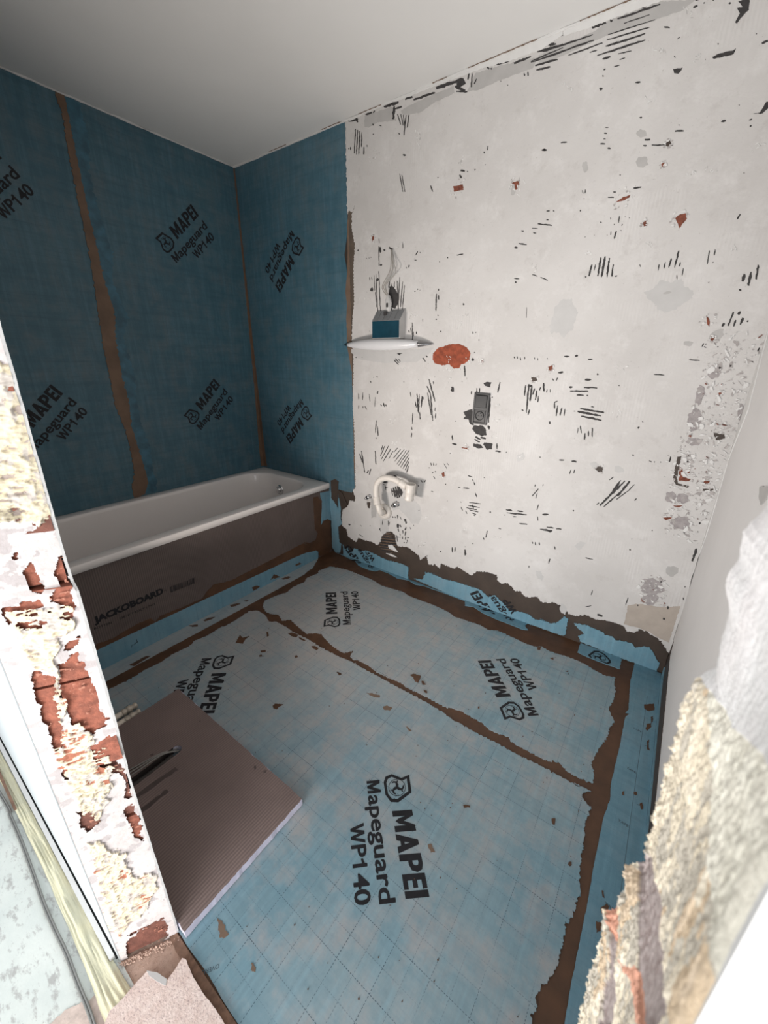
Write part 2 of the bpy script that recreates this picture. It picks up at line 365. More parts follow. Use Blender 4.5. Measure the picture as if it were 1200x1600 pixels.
P_(c4c, 10,1080, 40,1075, 45,1100, 25,1135, 12,1110); P_(c4c, 905,350, 925,340, 920,400, 930,440, 905,430); P_(c4c, 170,1490, 190,1488, 188,1500, 172,1500)
P_(c8, 310,0, 340,0, 335,35, 322,45); P_(c8, 440,345, 460,335, 466,360, 450,370); P_(c8, 700,560, 715,565, 722,620, 708,610); P_(c8, 690,700, 740,665, 755,690, 740,750, 700,740); P_(c8, 655,800, 700,820, 690,880, 660,890, 655,850)
P_(c3, 640,150, 670,140, 665,165, 650,165); P_(c3, 735,225, 760,222, 760,235); P_(c3, 845,318, 868,315, 865,322); P_(c3, 215,575, 228,575, 226,586, 216,586)
P_(c5, 340,870, 480,795, 520,795, 420,855, 380,880); P_(c5, 845,535, 920,525, 925,540, 880,545); P_(c5, 970,490, 1010,470, 1070,460, 1040,480, 985,498); P_(c6, 105,250, 170,235, 195,240, 150,260, 115,265); P_(c6, 225,215, 265,205, 250,220)
P_(c6, 545,25, 600,5, 630,10, 600,25, 560,32); P_(crop(400,1150,.46667), 693,233, 716,234, 716,240, 695,240); P_(crop(400,1150,.46667), 990,278, 1002,280, 1000,298, 992,296)
P_(crop(400,1150,.46667), 1046,424, 1056,424, 1055,436, 1047,434)
for _ in range(150):
    x, y = rnd.uniform(.85, 2.66), rnd.uniform(-1.7, -.15); r = rnd.uniform(.0006, .0019)
    spl.append([(x+r*math.cos(a)*rnd.uniform(.6, 1.4), y+r*math.sin(a)*rnd.uniform(.6, 1.4)) for a in (0, 1.2, 2.4, 3.8, 5.1)])
polys('adhesive_splash', 'F', spl, .0, .0028, m_adh, floor, .0008, .003, kind='stuff')
pale = [p2('F', q) for q in (c7(310,500, 350,500, 440,520, 440,545, 380,535), c7(470,630, 510,615, 560,640, 530,665, 480,655), c7(680,815, 700,815, 740,855, 720,860),
   crop(400,1150,.46667)(575,365, 585,362, 600,390, 585,392), crop(280,1250,.25)(240,740, 270,760, 310,840, 290,860, 255,865, 245,800), crop(280,1250,.25)(450,1020, 480,1050, 475,1080, 450,1060))]
polys('adhesive_smear', 'F', pale, .0, .0018, m_adhpale, sheet, .0015, .004, kind='stuff')

# ------------------------------------------------------------------ lettering
_txt = {}
def glyphs(s, bold):
    if (s, bold) in _txt: return _txt[(s, bold)]
    def ev(body):
        c = bpy.data.curves.new('t', 'FONT'); c.body = body; c.offset = bold; c.size = 1; c.resolution_u = 3
        o = bpy.data.objects.new('t', c); COL.objects.link(o); dg = bpy.context.evaluated_depsgraph_get(); dg.update()
        me = o.evaluated_get(dg).to_mesh(); V = [(v.co.x, v.co.y) for v in me.vertices]; Fc = [tuple(p.vertices) for p in me.polygons]
        bpy.data.objects.remove(o); bpy.data.curves.remove(c); return V, Fc
    V, Fc = ev(s); hV, _ = ev('H'); x0, x1 = min(v[0] for v in V), max(v[0] for v in V); y0, y1 = min(v[1] for v in hV), max(v[1] for v in hV)
    _txt[(s, bold)] = ([((v[0]-x0)/(x1-x0), (v[1]-y0)/(y1-y0)) for v in V], Fc); return _txt[(s, bold)]
def put(s, x0, x1, y0, h, bold, shear=0):
    V, Fc = glyphs(s, bold); return [(x0+(x1-x0)*a+shear*h*b, y0+h*b) for a, b in V], Fc
def merge(parts):
    V, Fc = [], []
    for v, f in parts: n = len(V); V += v; Fc += [tuple(n+i for i in q) for q in f]
    return V, Fc
def q_(*v): P = [(v[i], v[i+1]) for i in range(0, len(v), 2)]; return P, [tuple(range(len(P)))]
def tri2(P): return P, [tuple(t) for t in tessellate_polygon([[Vector((p[0], p[1], 0)) for p in P]])]
def ring(Po, k=None, Pi=None):
    n = len(Po); return Po+Pi, [(i, (i+1) % n, n+(i+1) % n, n+i) for i in range(n)]
def stroke2(pts, w):
    V, Fc = [], []
    for i in range(len(pts)):
        a = pts[max(i-1, 0)]; b = pts[min(i+1, len(pts)-1)]; d = math.hypot(b[0]-a[0], b[1]-a[1]); nx, ny = -(b[1]-a[1])/d, (b[0]-a[0])/d
        ww = w if not isinstance(w, (list, tuple)) else w[i]
        V += [(pts[i][0]+nx*ww/2, pts[i][1]+ny*ww/2), (pts[i][0]-nx*ww/2, pts[i][1]-ny*ww/2)]
        if i: Fc.append((2*i-2, 2*i-1, 2*i+1, 2*i))
    return V, Fc
def emblem():
    """shield outline with a thin circle and a three-armed figure (centimetres)"""
    out = [(-11.9, 1.9), (-11.3, -.4), (-9.5, -1.3), (-5.3, -1.3), (-2.8, .1), (-2.3, 2.5), (-4.7, 7.4), (-10.7, 7.8), (-10.0, 4.9)]
    inn = [(-10.9, 1.7), (-10.4, .3), (-9.2, -.4), (-5.5, -.4), (-3.8, .6), (-3.4, 2.4), (-5.3, 6.4), (-9.5, 6.7), (-9.0, 4.9)]
    cx, cy = -7.1, 2.9; ps = [ring(out, Pi=inn)]
    c1 = [(cx+2.9*math.cos(a), cy+2.9*math.sin(a)) for a in np.linspace(0, 2*math.pi, 25)[:-1]]; c2 = [(cx+(p[0]-cx)*.93, cy+(p[1]-cy)*.93) for p in c1]
    ps.append(ring(c1, Pi=c2))
    for k in range(3):
        a = k*2*math.pi/3+.5; R = lambda x, y: (cx+x*math.cos(a)-y*math.sin(a), cy+x*math.sin(a)+y*math.cos(a))
        ps.append(stroke2([R(-.2, 0), R(.8, .25), R(1.5, .9), R(1.3, 1.7), R(.7, 2.2)], [.9, .95, .75, .6, .3]))
        ps.append(stroke2([R(1.4, .9), R(2.0, .6), R(2.4, .8)], [.6, .45, .15]))
    return merge(ps)
def word_mapei():
    h = 6.4; s = .09; ps = []
    def sh(P): return [(x+s*y, y) for x, y in P]
    def Q(*v): P, f = q_(*v); ps.append((sh(P), f))
    Q(0, 0, 1.7, 0, 1.7, h, 0, h); Q(4.4, 0, 6.1, 0, 6.1, h, 4.4, h); Q(1.0, h, 1.7, h, 3.4, 2.4, 3.05, .6, 2.3, 1.6); Q(4.4, h, 5.1, h, 3.8, 1.6, 3.05, .6, 2.7, 2.4)
    Q(6.6, 0, 8.3, 0, 9.75, h, 8.5, h); Q(10.0, 0, 11.7, 0, 9.8, h, 8.6, h); Q(7.9, 1.1, 10.3, 1.1, 10.1, 2.3, 8.2, 2.3)
    x = 12.0; Q(x, 0, x+1.7, 0, x+1.7, h, x, h)
    o = [(x+1.7, h), (x+2.6, h), (x+4.0, h-.5), (x+4.5, h-1.9), (x+4.0, h-3.4), (x+2.6, h-4.0), (x+1.7, h-4.0)]
    i = [(x+1.7, h-1.2), (x+2.3, h-1.2), (x+2.8, h-1.4), (x+2.9, h-1.95), (x+2.8, h-2.5), (x+2.3, h-2.8), (x+1.7, h-2.8)]
    ps.append((sh(o+i), [(k, k+1, 8+k, 7+k) for k in range(6)]))
    x = 16.8; Q(x, 0, x+1.5, 0, x+1.5, h, x, h)
    for y in (0, 2.6, 5.1): Q(x+1.5, y, x+3.5-(.3 if y == 2.6 else 0), y, x+3.5-(.3 if y == 2.6 else 0), y+1.3, x+1.5, y+1.3)
    x = 20.6; Q(x, 0, x+1.6, 0, x+1.6, h, x, h)
    return merge(ps)
PRINT = None
def cm_print():
    global PRINT
    if PRINT is None:
        P = [emblem(), word_mapei()]
        def heavy(t, x0, x1, y0, h):
            for dx, dy in ((-.12, 0), (.12, 0), (0, .09), (0, -.06)): P.append(put(t, x0+dx, x1+dx, y0+dy, h, .008, .06))
        heavy('apeguard', -5.9, 22.1, -7.0, 4.3); heavy('P', 7.6, 10.6, -13.4, 4.2); heavy('40', 14.6, 21.4, -13.4, 4.2)
        for pts in ((12.2, 0, 13.15, 0, 13.35, 4.2, 12.5, 4.2), (12.5, 4.2, 12.35, 3.5, 11.2, 3.1, 11.2, 2.45, 12.45, 2.75)): P.append(([(x, y-13.4) for x, y in q_(*pts)[0]], q_(*pts)[1]))
        for pts in ((0, 0, .95, 0, 1.15, 4.4, 0.25, 4.4), (3.3, 0, 4.25, 0, 4.5, 4.4, 3.6, 4.4), (.35, 4.4, 1.35, 4.4, 2.6, 1.0, 2.3, 0, 1.75, 0), (3.5, 4.4, 4.3, 4.4, 2.5, 0, 1.95, 0, 2.0, 1.2)):
            P.append(([(x-10.8, y-7.0) for x, y in q_(*pts)[0]], q_(*pts)[1]))
        for pts in ((0, 4.2, .95, 4.2, 1.9, 0, 1.1, 0), (2.2, 4.2, 3.1, 4.2, 1.9, 0, 1.1, 0), (2.2, 4.2, 3.1, 4.2, 4.1, 0, 3.3, 0), (4.6, 4.2, 5.5, 4.2, 4.1, 0, 3.3, 0)):
            P.append(([(x+1.9, y-13.4) for x, y in q_(*pts)[0]], q_(*pts)[1]))
        V, Fc = merge(P)                                  # union of all strokes, so that nothing lies twice on one spot
        r_ = delaunay_2d_cdt([Vector(v) for v in V], [], [list(f) for f in Fc], 0, 1e-5)
        cv = np.array([(v.x, v.y) for v in r_[0]]); ct = [tuple(f) for f in r_[2]]; cen = np.array([cv[list(f)].mean(0) for f in ct]); hit = np.zeros(len(ct), bool)
        for f in Fc: hit |= inside([V[i] for i in f], cen[:, 0], cen[:, 1])
        PRINT = ([tuple(map(float, v)) for v in cv], [f for f, h_ in zip(ct, hit) if h_])
    return PRINT
def decal(name, pl, geo, o2, ang, off, mat, parent, keep=None, fold=None, **k):
    """geo in centimetres, laid on plane pl with its baseline start at o2, turned by ang; keep: a box (u0,u1,v0,v1) of the plane"""
    V, Fc = geo; c, s = math.cos(ang), math.sin(ang)
    W2 = [(o2[0]+(x*c-y*s)/100, o2[1]+(x*s+y*c)/100) for x, y in V]
    bm = bmesh.new(); vv = [bm.verts.new((a, b, 0)) for a, b in W2]
    for f in Fc:
        try: bm.faces.new([vv[i] for i in f])
        except ValueError: pass
    if keep:
        for ax_, v_, sg in ((0, keep[0], -1), (0, keep[1], 1), (1, keep[2], -1), (1, keep[3], 1)):
            bmesh.ops.bisect_plane(bm, geom=bm.verts[:]+bm.edges[:]+bm.faces[:], plane_co=Vector((v_ if ax_ == 0 else 0, v_ if ax_ else 0, 0)),
                plane_no=Vector((sg if ax_ == 0 else 0, sg if ax_ else 0, 0)), clear_outer=True)
    bm.verts.index_update(); V3 = [to3(pl, (v.co.x, v.co.y), off) for v in bm.verts]; F3 = [[v.index for v in f.verts] for f in bm.faces]; bm.free()
    return mesh(name, V3, F3, mat, parent, **k)
G = cm_print()
Q4 = math.pi/4
bd = (PX+.08, 2.66, L+.004, -.02)
for o2 in ((2.140, -1.221), (1.137, -1.224)): decal('printed_lettering', 'F', G, o2, -Q4, .0016, m_ink, sheet, bd, label='dark print of a shield emblem above MAPEI Mapeguard WP140')
for o2 in ((2.286, -.547), (1.283, -.553)): decal('printed_lettering', 'F', G, o2, 3*Q4, .0004, m_ink, far_sheet, bd, label='dark print of a shield emblem above MAPEI Mapeguard WP140')
decal('printed_lettering', 'F', emblem(), (2.521, .010), 3*Q4, .0027, m_ink, fl2, (2.2, 2.66, -.088, -.002))
for o2, par_ in (((2.037, -.058), up2), ((1.045, -.05), up1)):
    decal('printed_lettering', 'B', G, o2, 3*Q4, .0019, m_ink, par_, (o2[0]-.27, o2[0]+.12, .012, .095))
    c, s = math.cos(3*Q4), math.sin(3*Q4)
    decal('printed_lettering', 'F', G, o2, 3*Q4, .0019, m_ink, fl1, (o2[0]-.27, o2[0]+.15, -.032, -.001))
# faint small marks along the tapes and the near sheet edge
fm = [put('TAPE', 0, 3.0, 0, .8, .01)]
for y_ in (-.42, -.62, -.83, -1.08, -1.33, -1.55): decal('faint_mark', 'F', fm[0], (2.73, y_), -.1, .0024, m_inkpale, right_tape)
for y_ in (-.48, -.74, -1.02, -1.3, -1.52): decal('faint_mark', 'F', q_(0, 0, 1.4, .35, 1.4, .55, 0, .2), (2.775, y_), .2, .0024, m_ink, right_tape)
decal('overlap_lettering', 'F', put('OVERLAP', 0, 5, 0, .8, .012), p2('F', [(343, 1506)])[0], -2.2, .0016, m_inkpale, sheet, label='faint small OVERLAP print')
decal('seam_line', 'F', q_(0, 0, .12, 0, .12, 150, 0, 150), (2.762, -1.7), 0, .0022, m_inkpale, right_tape)

# ------------------------------------------------------------------ left wall: two membrane sheets, brown seam and corner joint
w4, w1, w2 = crop(150, 280, .2625), crop(0, 80, .46667), crop(0, 480, .46667)
eps = .0
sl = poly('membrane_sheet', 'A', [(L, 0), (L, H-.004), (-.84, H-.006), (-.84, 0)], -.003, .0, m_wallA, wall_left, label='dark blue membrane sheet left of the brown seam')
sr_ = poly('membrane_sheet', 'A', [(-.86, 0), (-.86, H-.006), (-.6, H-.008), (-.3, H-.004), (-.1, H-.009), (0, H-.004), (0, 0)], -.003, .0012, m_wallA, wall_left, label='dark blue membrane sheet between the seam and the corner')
seamL = w1(175,122, 205,200, 235,380, 265,520, 290,640, 315,780)+w2(325,0, 345,130, 370,250, 385,330, 415,400, 435,470, 450,560, 440,600, 450,640)
seamR = w1(215,150, 240,270, 270,420, 300,560, 330,680, 345,760, 380,865)+w2(385,30, 385,100, 400,180, 410,240, 430,310, 440,400, 465,480, 490,560, 495,590, 485,625)
sR = p2('A', seamR)
poly('overlap_edge', 'A', sR+[(y+.055+.016*math.sin(i*2.1), z) for i, (y, z) in list(enumerate(sR))[::-1]], .0012, .0019, m_lap, sr_, .004, label='paler blue lap beside the seam')
poly('adhesive_band', 'A', p2('A', seamL)+sR[::-1], .0, .003, m_seam, wall_left, .003, label='long brown adhesive seam running down the blue wall')
def strip(pl, u0, us, zs, mat, par, **k):
    pts = [(u0, z) for z in zs]+[(u, z) for u, z in list(zip(us, zs))[::-1]]
    return poly('corner_joint', pl, pts, .0012, .003, mat, par, .0015, .01, **k)
zs = [BH+.01, .7, .95, 1.2, 1.6, 2.0, 2.3, H-.01]
strip('A', -.001, [-.028, -.03, -.022, -.016, -.012, -.008, -.007, -.006], zs, m_seam, wall_left)
strip('B', .001, [.04, .03, .028, .022, .016, .012, .009, .008], zs, m_seam, wall_back)
for o2, par_ in (((-.443, 1.999), sr_), ((-.447, 1.012), sr_), ((-1.335, 1.992), sl), ((-1.336, 1.006), sl)):
    decal('printed_lettering', 'A', G, o2, Q4, .0016, m_ink, par_, (L+.01, -.01, .6, 2.47), label='dark slanted print of a shield emblem and MAPEI Mapeguard WP140')

# ------------------------------------------------------------------ back wall: membrane, adhesive band, plaster coat
XB = .9405
b5 = crop(380, 320, .25)
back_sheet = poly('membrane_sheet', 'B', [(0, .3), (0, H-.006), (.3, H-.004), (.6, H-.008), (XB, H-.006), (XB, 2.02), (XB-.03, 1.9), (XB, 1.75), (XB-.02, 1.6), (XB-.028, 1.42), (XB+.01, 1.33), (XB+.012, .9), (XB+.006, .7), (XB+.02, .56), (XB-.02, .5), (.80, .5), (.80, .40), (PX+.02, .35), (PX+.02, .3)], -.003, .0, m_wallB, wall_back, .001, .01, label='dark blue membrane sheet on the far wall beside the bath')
for o2 in ((.463, 1.953), (.452, .965)):
    decal('printed_lettering', 'B', G, o2, -3*Q4, .0006, m_ink, back_sheet, (.01, .93, .55, 2.46), label='dark upside-down print of a shield emblem and MAPEI Mapeguard WP140')
XE = [(XB-.004, 2.03), (XB+.01, 2.10), (XB+.06, 2.09), (XB+.06, .53), (XB+.012, .53), (XB+.008, .7), (XB+.012, .9), (XB+.008, 1.28), (XB-.012, 1.36), (XB-.024, 1.42), (XB-.026, 1.58), (XB-.018, 1.64), (XB-.028, 1.72), (XB-.012, 1.80), (XB-.004, 1.9)]
poly('adhesive_band', 'B', XE, -.002, .0012, m_adhpale, wall_back, .0015, .008, label='beige-brown adhesive strip along the membrane edge')
poly('adhesive_band', 'B', [(XB+.008, 2.08), (XB+.02, 2.12), (XB+.07, 2.12), (XB+.07, .5), (XB+.012, .5), (XB+.016, .9), (XB+.012, 1.3), (XB+.010, 1.7)], .0012, .0018, m_band, wall_back, .0015)
# bottom left: dark adhesive patches beside the bath end
poly('adhesive_patch', 'B', p2('B', cT1(222,65, 260,50, 295,70, 292,150, 330,180, 380,290, 340,330, 320,330, 290,180, 285,290, 295,320, 260,270, 230,230)), .0, .003, m_adhwall, wall_back, .001)

# ragged skim coat of white plaster over the dark adhesive
edge = (b5(700,0, 690,40, 680,60, 680,150, 700,250, 690,400, 695,600, 685,700, 680,870, 690,930, 690,1100, 685,1250, 695,1400, 700,1600)
  + cT1(455,130, 430,160, 455,230, 445,262, 400,250, 380,310, 335,340, 325,400, 330,490, 370,520, 385,590, 460,640, 480,600, 530,620, 610,640, 660,670, 690,640, 700,590, 740,545, 790,540, 830,580, 830,640, 850,680, 950,690, 1000,730, 1050,770, 1060,810, 1130,760, 1140,850, 1190,858)
  + c2b(40,170, 60,240, 120,250, 165,290, 175,240, 300,290, 330,270, 390,310, 460,355, 510,315, 600,320, 700,350, 705,400, 740,430, 800,425, 850,470, 870,500, 920,500, 950,540, 1000,560, 1080,550, 1110,600, 1190,610)
  + c3c(130,220, 200,250, 240,260, 260,320, 330,340, 410,330, 500,370, 580,375, 700,410, 740,430, 760,470, 830,480, 870,450, 930,470, 1050,550))
pe = p2('B', edge); pe = [(XB+.001, H-.001), (XB+.001, 2.085), (XB+.012, 2.10), (XB+.035, 2.085)]+pe+[(W+.0028, .115), (W+.0028, H-.001)]
n_rag = ragged(pe, .0026, .003); plaster = poly('plaster_coat', 'B', [(a, min(max(b, .02), H-.001)) for a, b in n_rag], -.003, .0024, m_plaster, wall_back, label='white scarred plaster skim covering most of the far wall')

# marks: strokes as x1,y1,x2,y2,w in crop pixels
marks, reds, browns = [], [], []
def S(f, s, txt, dest=None):
    dest = marks if dest is None else dest
    v = [float(a) for a in txt.replace('\n', ',').replace(';', ',').replace(' ', '').split(',') if a]
    for i in range(0, len(v), 5):
        x1, y1, x2, y2, w = v[i:i+5]; d = math.hypot(x2-x1, y2-y1)
        if d < w: x2 += (w-d)*.7 if d < 1 else (x2-x1)/d*(w-d); d = math.hypot(x2-x1, y2-y1)
        nx, ny = -(y2-y1)/(d+1e-6), (x2-x1)/(d+1e-6); n = max(2, min(14, int(d/9))); A, B = [], []
        for j in range(n+1):
            t = j/n; e = w*.5*(1.1*math.sin(math.pi*(.12+.76*t))**.5+rnd.uniform(-.28, .28)); k = rnd.uniform(-.15, .15)*w
            x, y = x1+(x2-x1)*t+nx*k, y1+(y2-y1)*t+ny*k; A.append((x+nx*e, y+ny*e)); B.append((x-nx*e, y-ny*e))
        pts = A+B[::-1]; dest.append(p2('B', f(*[c for p in pts for c in p])))
def PG(f, dest, *v): dest.append(ragged(p2('B', f(*v)), .0012, .005))
t1, t2, t3, t4, t5, t6 = crop(480,0,1/3), crop(800,0,1/3), crop(800,280,1/3), crop(800,650,1/3), crop(540,590,.23333), crop(520,360,.2)
S(t1, 1, '''228,605,222,720,5;238,610,232,725,5;248,615,243,725,5;258,620,256,690,5;268,690,266,725,5;205,690,206,705,5;195,695,198,702,4;282,680,283,690,4;310,580,312,590,5;310,628,312,632,5;340,590,350,592,4
360,500,430,480,14;460,465,495,455,10;500,470,600,435,9;605,415,735,372,14;695,405,740,430,16;710,395,735,375,26;885,305,945,290,7;970,298,1050,268,10;1050,290,1200,225,6;1070,308,1170,280,7;1075,330,1140,315,9;1130,215,1160,205,8;1135,190,1150,215,5;1170,170,1200,160,8;1080,245,1200,210,8
410,500,405,560,10;405,515,445,500,8;425,535,440,585,5;440,535,452,590,5;452,540,460,600,5;465,540,455,635,5;478,540,470,600,5;430,625,436,632,5;760,345,755,375,6;775,345,770,410,7;795,370,785,395,6;195,570,240,560,11;230,555,238,575,10;275,540,305,528,9;310,530,318,520,6;700,430,752,432,7
435,815,450,900,4;445,820,460,900,4;580,870,590,900,5;720,800,740,803,9;715,820,725,835,9;848,685,846,705,5;830,712,830,720,5;1100,706,1125,703,9;450,727,465,728,8;612,832,616,834,5;785,796,788,798,6;835,772,836,774,5;750,804,756,806,4;795,325,830,318,5;845,315,855,325,10;862,320,866,328,7;830,312,836,314,6;884,288,888,292,7;900,285,906,289,7;915,278,920,280,6;930,270,934,272,5;908,380,910,384,5;940,400,943,402,4;1018,345,1020,358,5;1035,338,1037,355,5''')
S(t2, 1, '''210,175,345,125,10;145,245,380,165,7;90,295,385,190,8;110,310,215,280,8;115,330,180,315,9;265,262,425,203,6;375,132,440,105,16;180,175,180,220,8;180,215,208,207,7;365,248,400,237,4;495,92,695,22,9;525,112,645,72,5;450,165,670,95,5;445,190,645,130,6;440,220,625,160,9;400,262,625,190,8;425,280,462,268,8;498,255,560,240,5;505,282,530,274,4
430,330,440,325,8;480,314,505,308,5;425,355,430,360,7;410,418,425,420,14;578,390,602,386,7;712,130,740,132,9;775,185,788,176,4;1170,205,1200,195,12;1110,565,1125,560,5;1115,595,1122,590,8;980,573,1002,568,9;850,38,870,30,8;860,5,875,0,8;895,18,905,15,5;1015,18,1025,16,8;764,616,806,615,8;783,585,784,590,5;598,552,610,553,7;622,656,648,655,9;615,684,632,684,8;655,682,720,681,6;415,676,438,676,6;432,626,445,626,5;428,652,440,652,4;448,697,463,697,7;230,670,258,668,5;142,706,165,703,8;570,885,605,880,5;437,600,453,600,3;760,265,767,272,5;460,100,472,98,12;600,40,640,30,7;740,682,755,680,8;940,4,946,6,5;963,208,968,209,6;905,280,907,281,4;1143,162,1146,160,5;1062,495,1066,494,5;505,820,509,823,6;1085,812,1088,813,5;75,340,77,358,6;60,350,62,356,5''')
S(t3, 1, '''570,42,607,38,5;475,61,488,61,5;450,86,478,86,5;162,150,177,150,7;193,150,200,150,6;162,191,172,192,5;122,210,187,217,6;45,243,57,243,7;33,302,70,308,6;12,323,27,321,8;100,252,115,253,4;95,230,122,232,3;345,455,347,462,6;375,400,362,455,7;392,400,385,430,5;418,368,402,455,8;438,362,420,460,9;458,370,445,460,8;475,400,468,457,7;487,452,488,458,11;690,400,685,430,5;720,388,712,420,6;747,372,735,415,7;782,335,762,415,7;790,390,785,410,5;803,418,798,452,4;773,450,773,470,5;925,335,915,400,5;952,330,948,358,5;940,390,941,393,7;921,483,922,485,6
1090,445,1080,480,13;1120,435,1107,500,13;1155,402,1143,470,10;1070,515,1070,525,12;1070,165,1055,188,7;505,172,500,205,6;490,243,480,280,8;465,245,463,262,5;463,180,463,190,4;417,200,417,205,7;480,210,480,217,4;517,210,515,220,4;550,180,552,184,4;530,175,532,178,3;445,262,447,264,4;510,240,512,244,4;385,262,387,264,3;342,270,343,272,5;600,400,602,412,4;318,147,320,148,7;995,675,985,692,10;1038,622,1013,688,8;1070,620,1060,635,11;1048,660,1038,690,8;1082,650,1070,682,11;1107,662,1102,670,7
665,914,715,918,5;830,846,880,850,5;245,830,270,830,7;295,828,310,828,8;357,845,378,845,8;217,907,240,904,10;342,940,372,940,9;398,915,405,915,8;338,976,400,978,7;268,974,285,974,8;273,993,358,994,7;303,1011,337,1012,8;350,1014,358,1014,5;320,1075,432,1094,8;308,1088,418,1110,9;325,1110,420,1130,8;290,1087,298,1087,3;372,1066,385,1068,5
65,965,60,1015,7;80,960,68,1095,7;95,970,85,1040,8;108,980,98,1010,6;118,990,110,1035,6;125,1015,122,1045,5;135,975,130,990,6;148,955,150,995,9;165,985,163,1000,5;180,985,180,1000,4;82,1080,77,1105,7;200,1045,200,1075,6;215,1060,208,1110,6;235,1070,225,1108,6;250,1075,245,1110,5;178,1135,178,1148,8;322,1155,325,1190,6;342,1190,340,1220,6;360,1180,358,1205,6;377,1165,377,1208,7;10,465,35,468,5;15,482,22,484,8;135,460,168,475,5;95,447,120,455,4;70,600,68,650,3;10,832,14,840,5;25,830,27,842,4;40,835,42,850,4;60,832,60,845,4;105,835,107,845,4;120,838,122,850,3;165,838,167,844,4;75,968,95,972,12;50,1083,52,1085,6;200,1045,215,1040,5;190,935,195,945,6;215,930,208,945,5;590,1168,598,1160,7;610,1135,615,1140,4;500,965,503,970,5;890,785,900,770,5;900,785,910,790,5;905,775,912,772,4;962,785,966,787,6;1160,790,1150,808,6;1120,855,1132,857,7;1140,822,1143,826,4;950,765,953,775,5;310,1165,308,1190,4;330,52,334,68,4;344,50,343,68,4;338,90,340,94,4''')
S(t4, 1, '''478,285,455,300,4;500,330,412,420,8;520,345,430,425,6;553,305,495,375,9;545,350,490,390,5;510,300,450,385,9;530,303,470,365,8;575,320,540,355,4;408,405,398,415,7;585,385,575,395,5;222,205,245,207,5;280,212,303,213,9;278,250,270,272,4;295,250,290,268,5;110,320,108,330,4;125,340,95,375,5;148,320,145,328,4;120,360,112,385,4;125,415,118,440,5;0,456,70,462,5;30,445,50,446,5;143,460,172,461,7;35,503,72,507,5;132,530,190,538,8;163,520,195,524,6;208,527,232,530,6;120,470,122,490,4;285,443,287,444,7;200,610,202,625,4;178,668,172,692,5;80,700,80,712,4;110,590,112,605,5;128,590,130,605,5;95,588,98,598,4;550,627,556,625,7;378,815,372,838,5;545,850,533,885,4;345,663,380,672,4;745,190,738,215,6;563,182,572,184,5;643,208,655,216,5;668,212,668,218,4;695,216,697,216,4;865,620,845,680,11;730,890,733,905,9;713,945,713,955,9;880,497,880,507,8;803,543,805,545,12;655,535,658,537,5;590,882,591,890,6;808,800,812,800,6;802,850,805,862,5;345,893,372,888,3;400,930,425,938,10;560,575,562,577,4;130,192,134,193,5;505,330,495,345,8;170,540,185,542,6;960,543,962,544,5''')
S(t5, 1, '''88,105,90,145,6;118,100,115,150,5;160,110,165,160,4;90,185,88,210,5;118,190,118,205,5;130,190,145,215,4;200,130,198,195,3;218,90,215,110,8;235,180,245,190,6;255,170,262,195,7;270,180,275,192,7;467,155,475,200,7;480,105,488,230,8;495,110,490,240,7;515,125,508,200,9;522,130,520,150,5;497,230,500,280,6;545,55,570,110,7;560,10,600,160,8;550,100,575,250,7;570,110,585,290,8;590,25,590,45,6;603,200,600,225,6;605,240,603,275,6;452,235,448,310,5;445,370,442,400,8;435,95,440,130,5;208,285,202,370,6;215,325,220,390,6;200,490,205,580,7;205,400,207,410,6;445,330,447,350,5
250,455,240,490,5;265,455,235,525,5;290,455,242,545,5;305,475,255,560,5;320,490,290,545,5;350,470,325,500,5;370,480,322,540,5;395,480,330,560,5;410,485,345,580,5;428,485,355,590,5;428,510,370,600,5;428,535,385,610,6;425,560,400,620,6;425,590,410,635,6;95,510,115,570,6;108,490,130,635,7;170,610,160,650,6;155,620,145,640,7;660,575,680,610,4;680,570,695,590,4;570,570,578,590,5;590,570,592,590,5;610,575,605,590,4;590,660,600,680,5;540,685,525,700,4;505,690,515,700,4;820,655,850,665,7;790,738,830,742,7;755,733,770,736,5;860,700,868,720,9;925,668,935,672,5;850,680,858,695,5;600,625,605,632,6;590,630,580,640,5;485,722,495,725,5;575,760,590,765,4;560,600,562,606,4
830,835,905,845,6;820,855,900,870,6;810,870,880,885,6;830,885,890,900,6;845,905,875,915,6;870,770,880,800,6;775,865,785,890,6;805,890,815,912,6;850,850,860,880,7;860,920,870,926,7;770,830,776,836,5;1075,885,1118,890,10;1150,892,1190,896,8;1080,903,1145,915,7;1120,930,1145,932,6;1165,975,1190,980,7;1150,910,1200,918,8;965,900,975,900,8;950,1025,940,1070,6;925,1070,928,1085,6;1025,1008,1043,1012,7;715,1135,718,1170,7;735,1135,733,1165,6;800,1150,803,1190,11;632,1163,640,1165,10;700,505,702,508,6;680,825,682,828,6;668,712,670,716,10;1065,918,1067,920,7;850,1110,856,1112,4;800,1130,804,1134,4;1180,215,1190,218,9
715,60,720,95,18;1035,30,1020,100,8;880,70,880,100,6;900,70,898,100,6;845,90,843,112,6;870,395,905,415,11;905,397,940,410,11;865,412,900,432,11;1005,490,1040,495,12;1015,440,1015,480,8;715,385,718,420,7;715,442,745,448,10;970,130,958,300,10;955,320,965,345,14;305,740,318,790,5;250,700,285,705,5;330,660,345,670,9;265,735,285,738,6;320,660,330,662,6;1075,498,1078,500,7;735,290,742,294,4;630,380,632,384,4;640,355,642,358,4;830,180,832,184,4;300,155,304,156,4;390,28,392,30,5;490,10,492,14,5;980,130,983,134,9''')
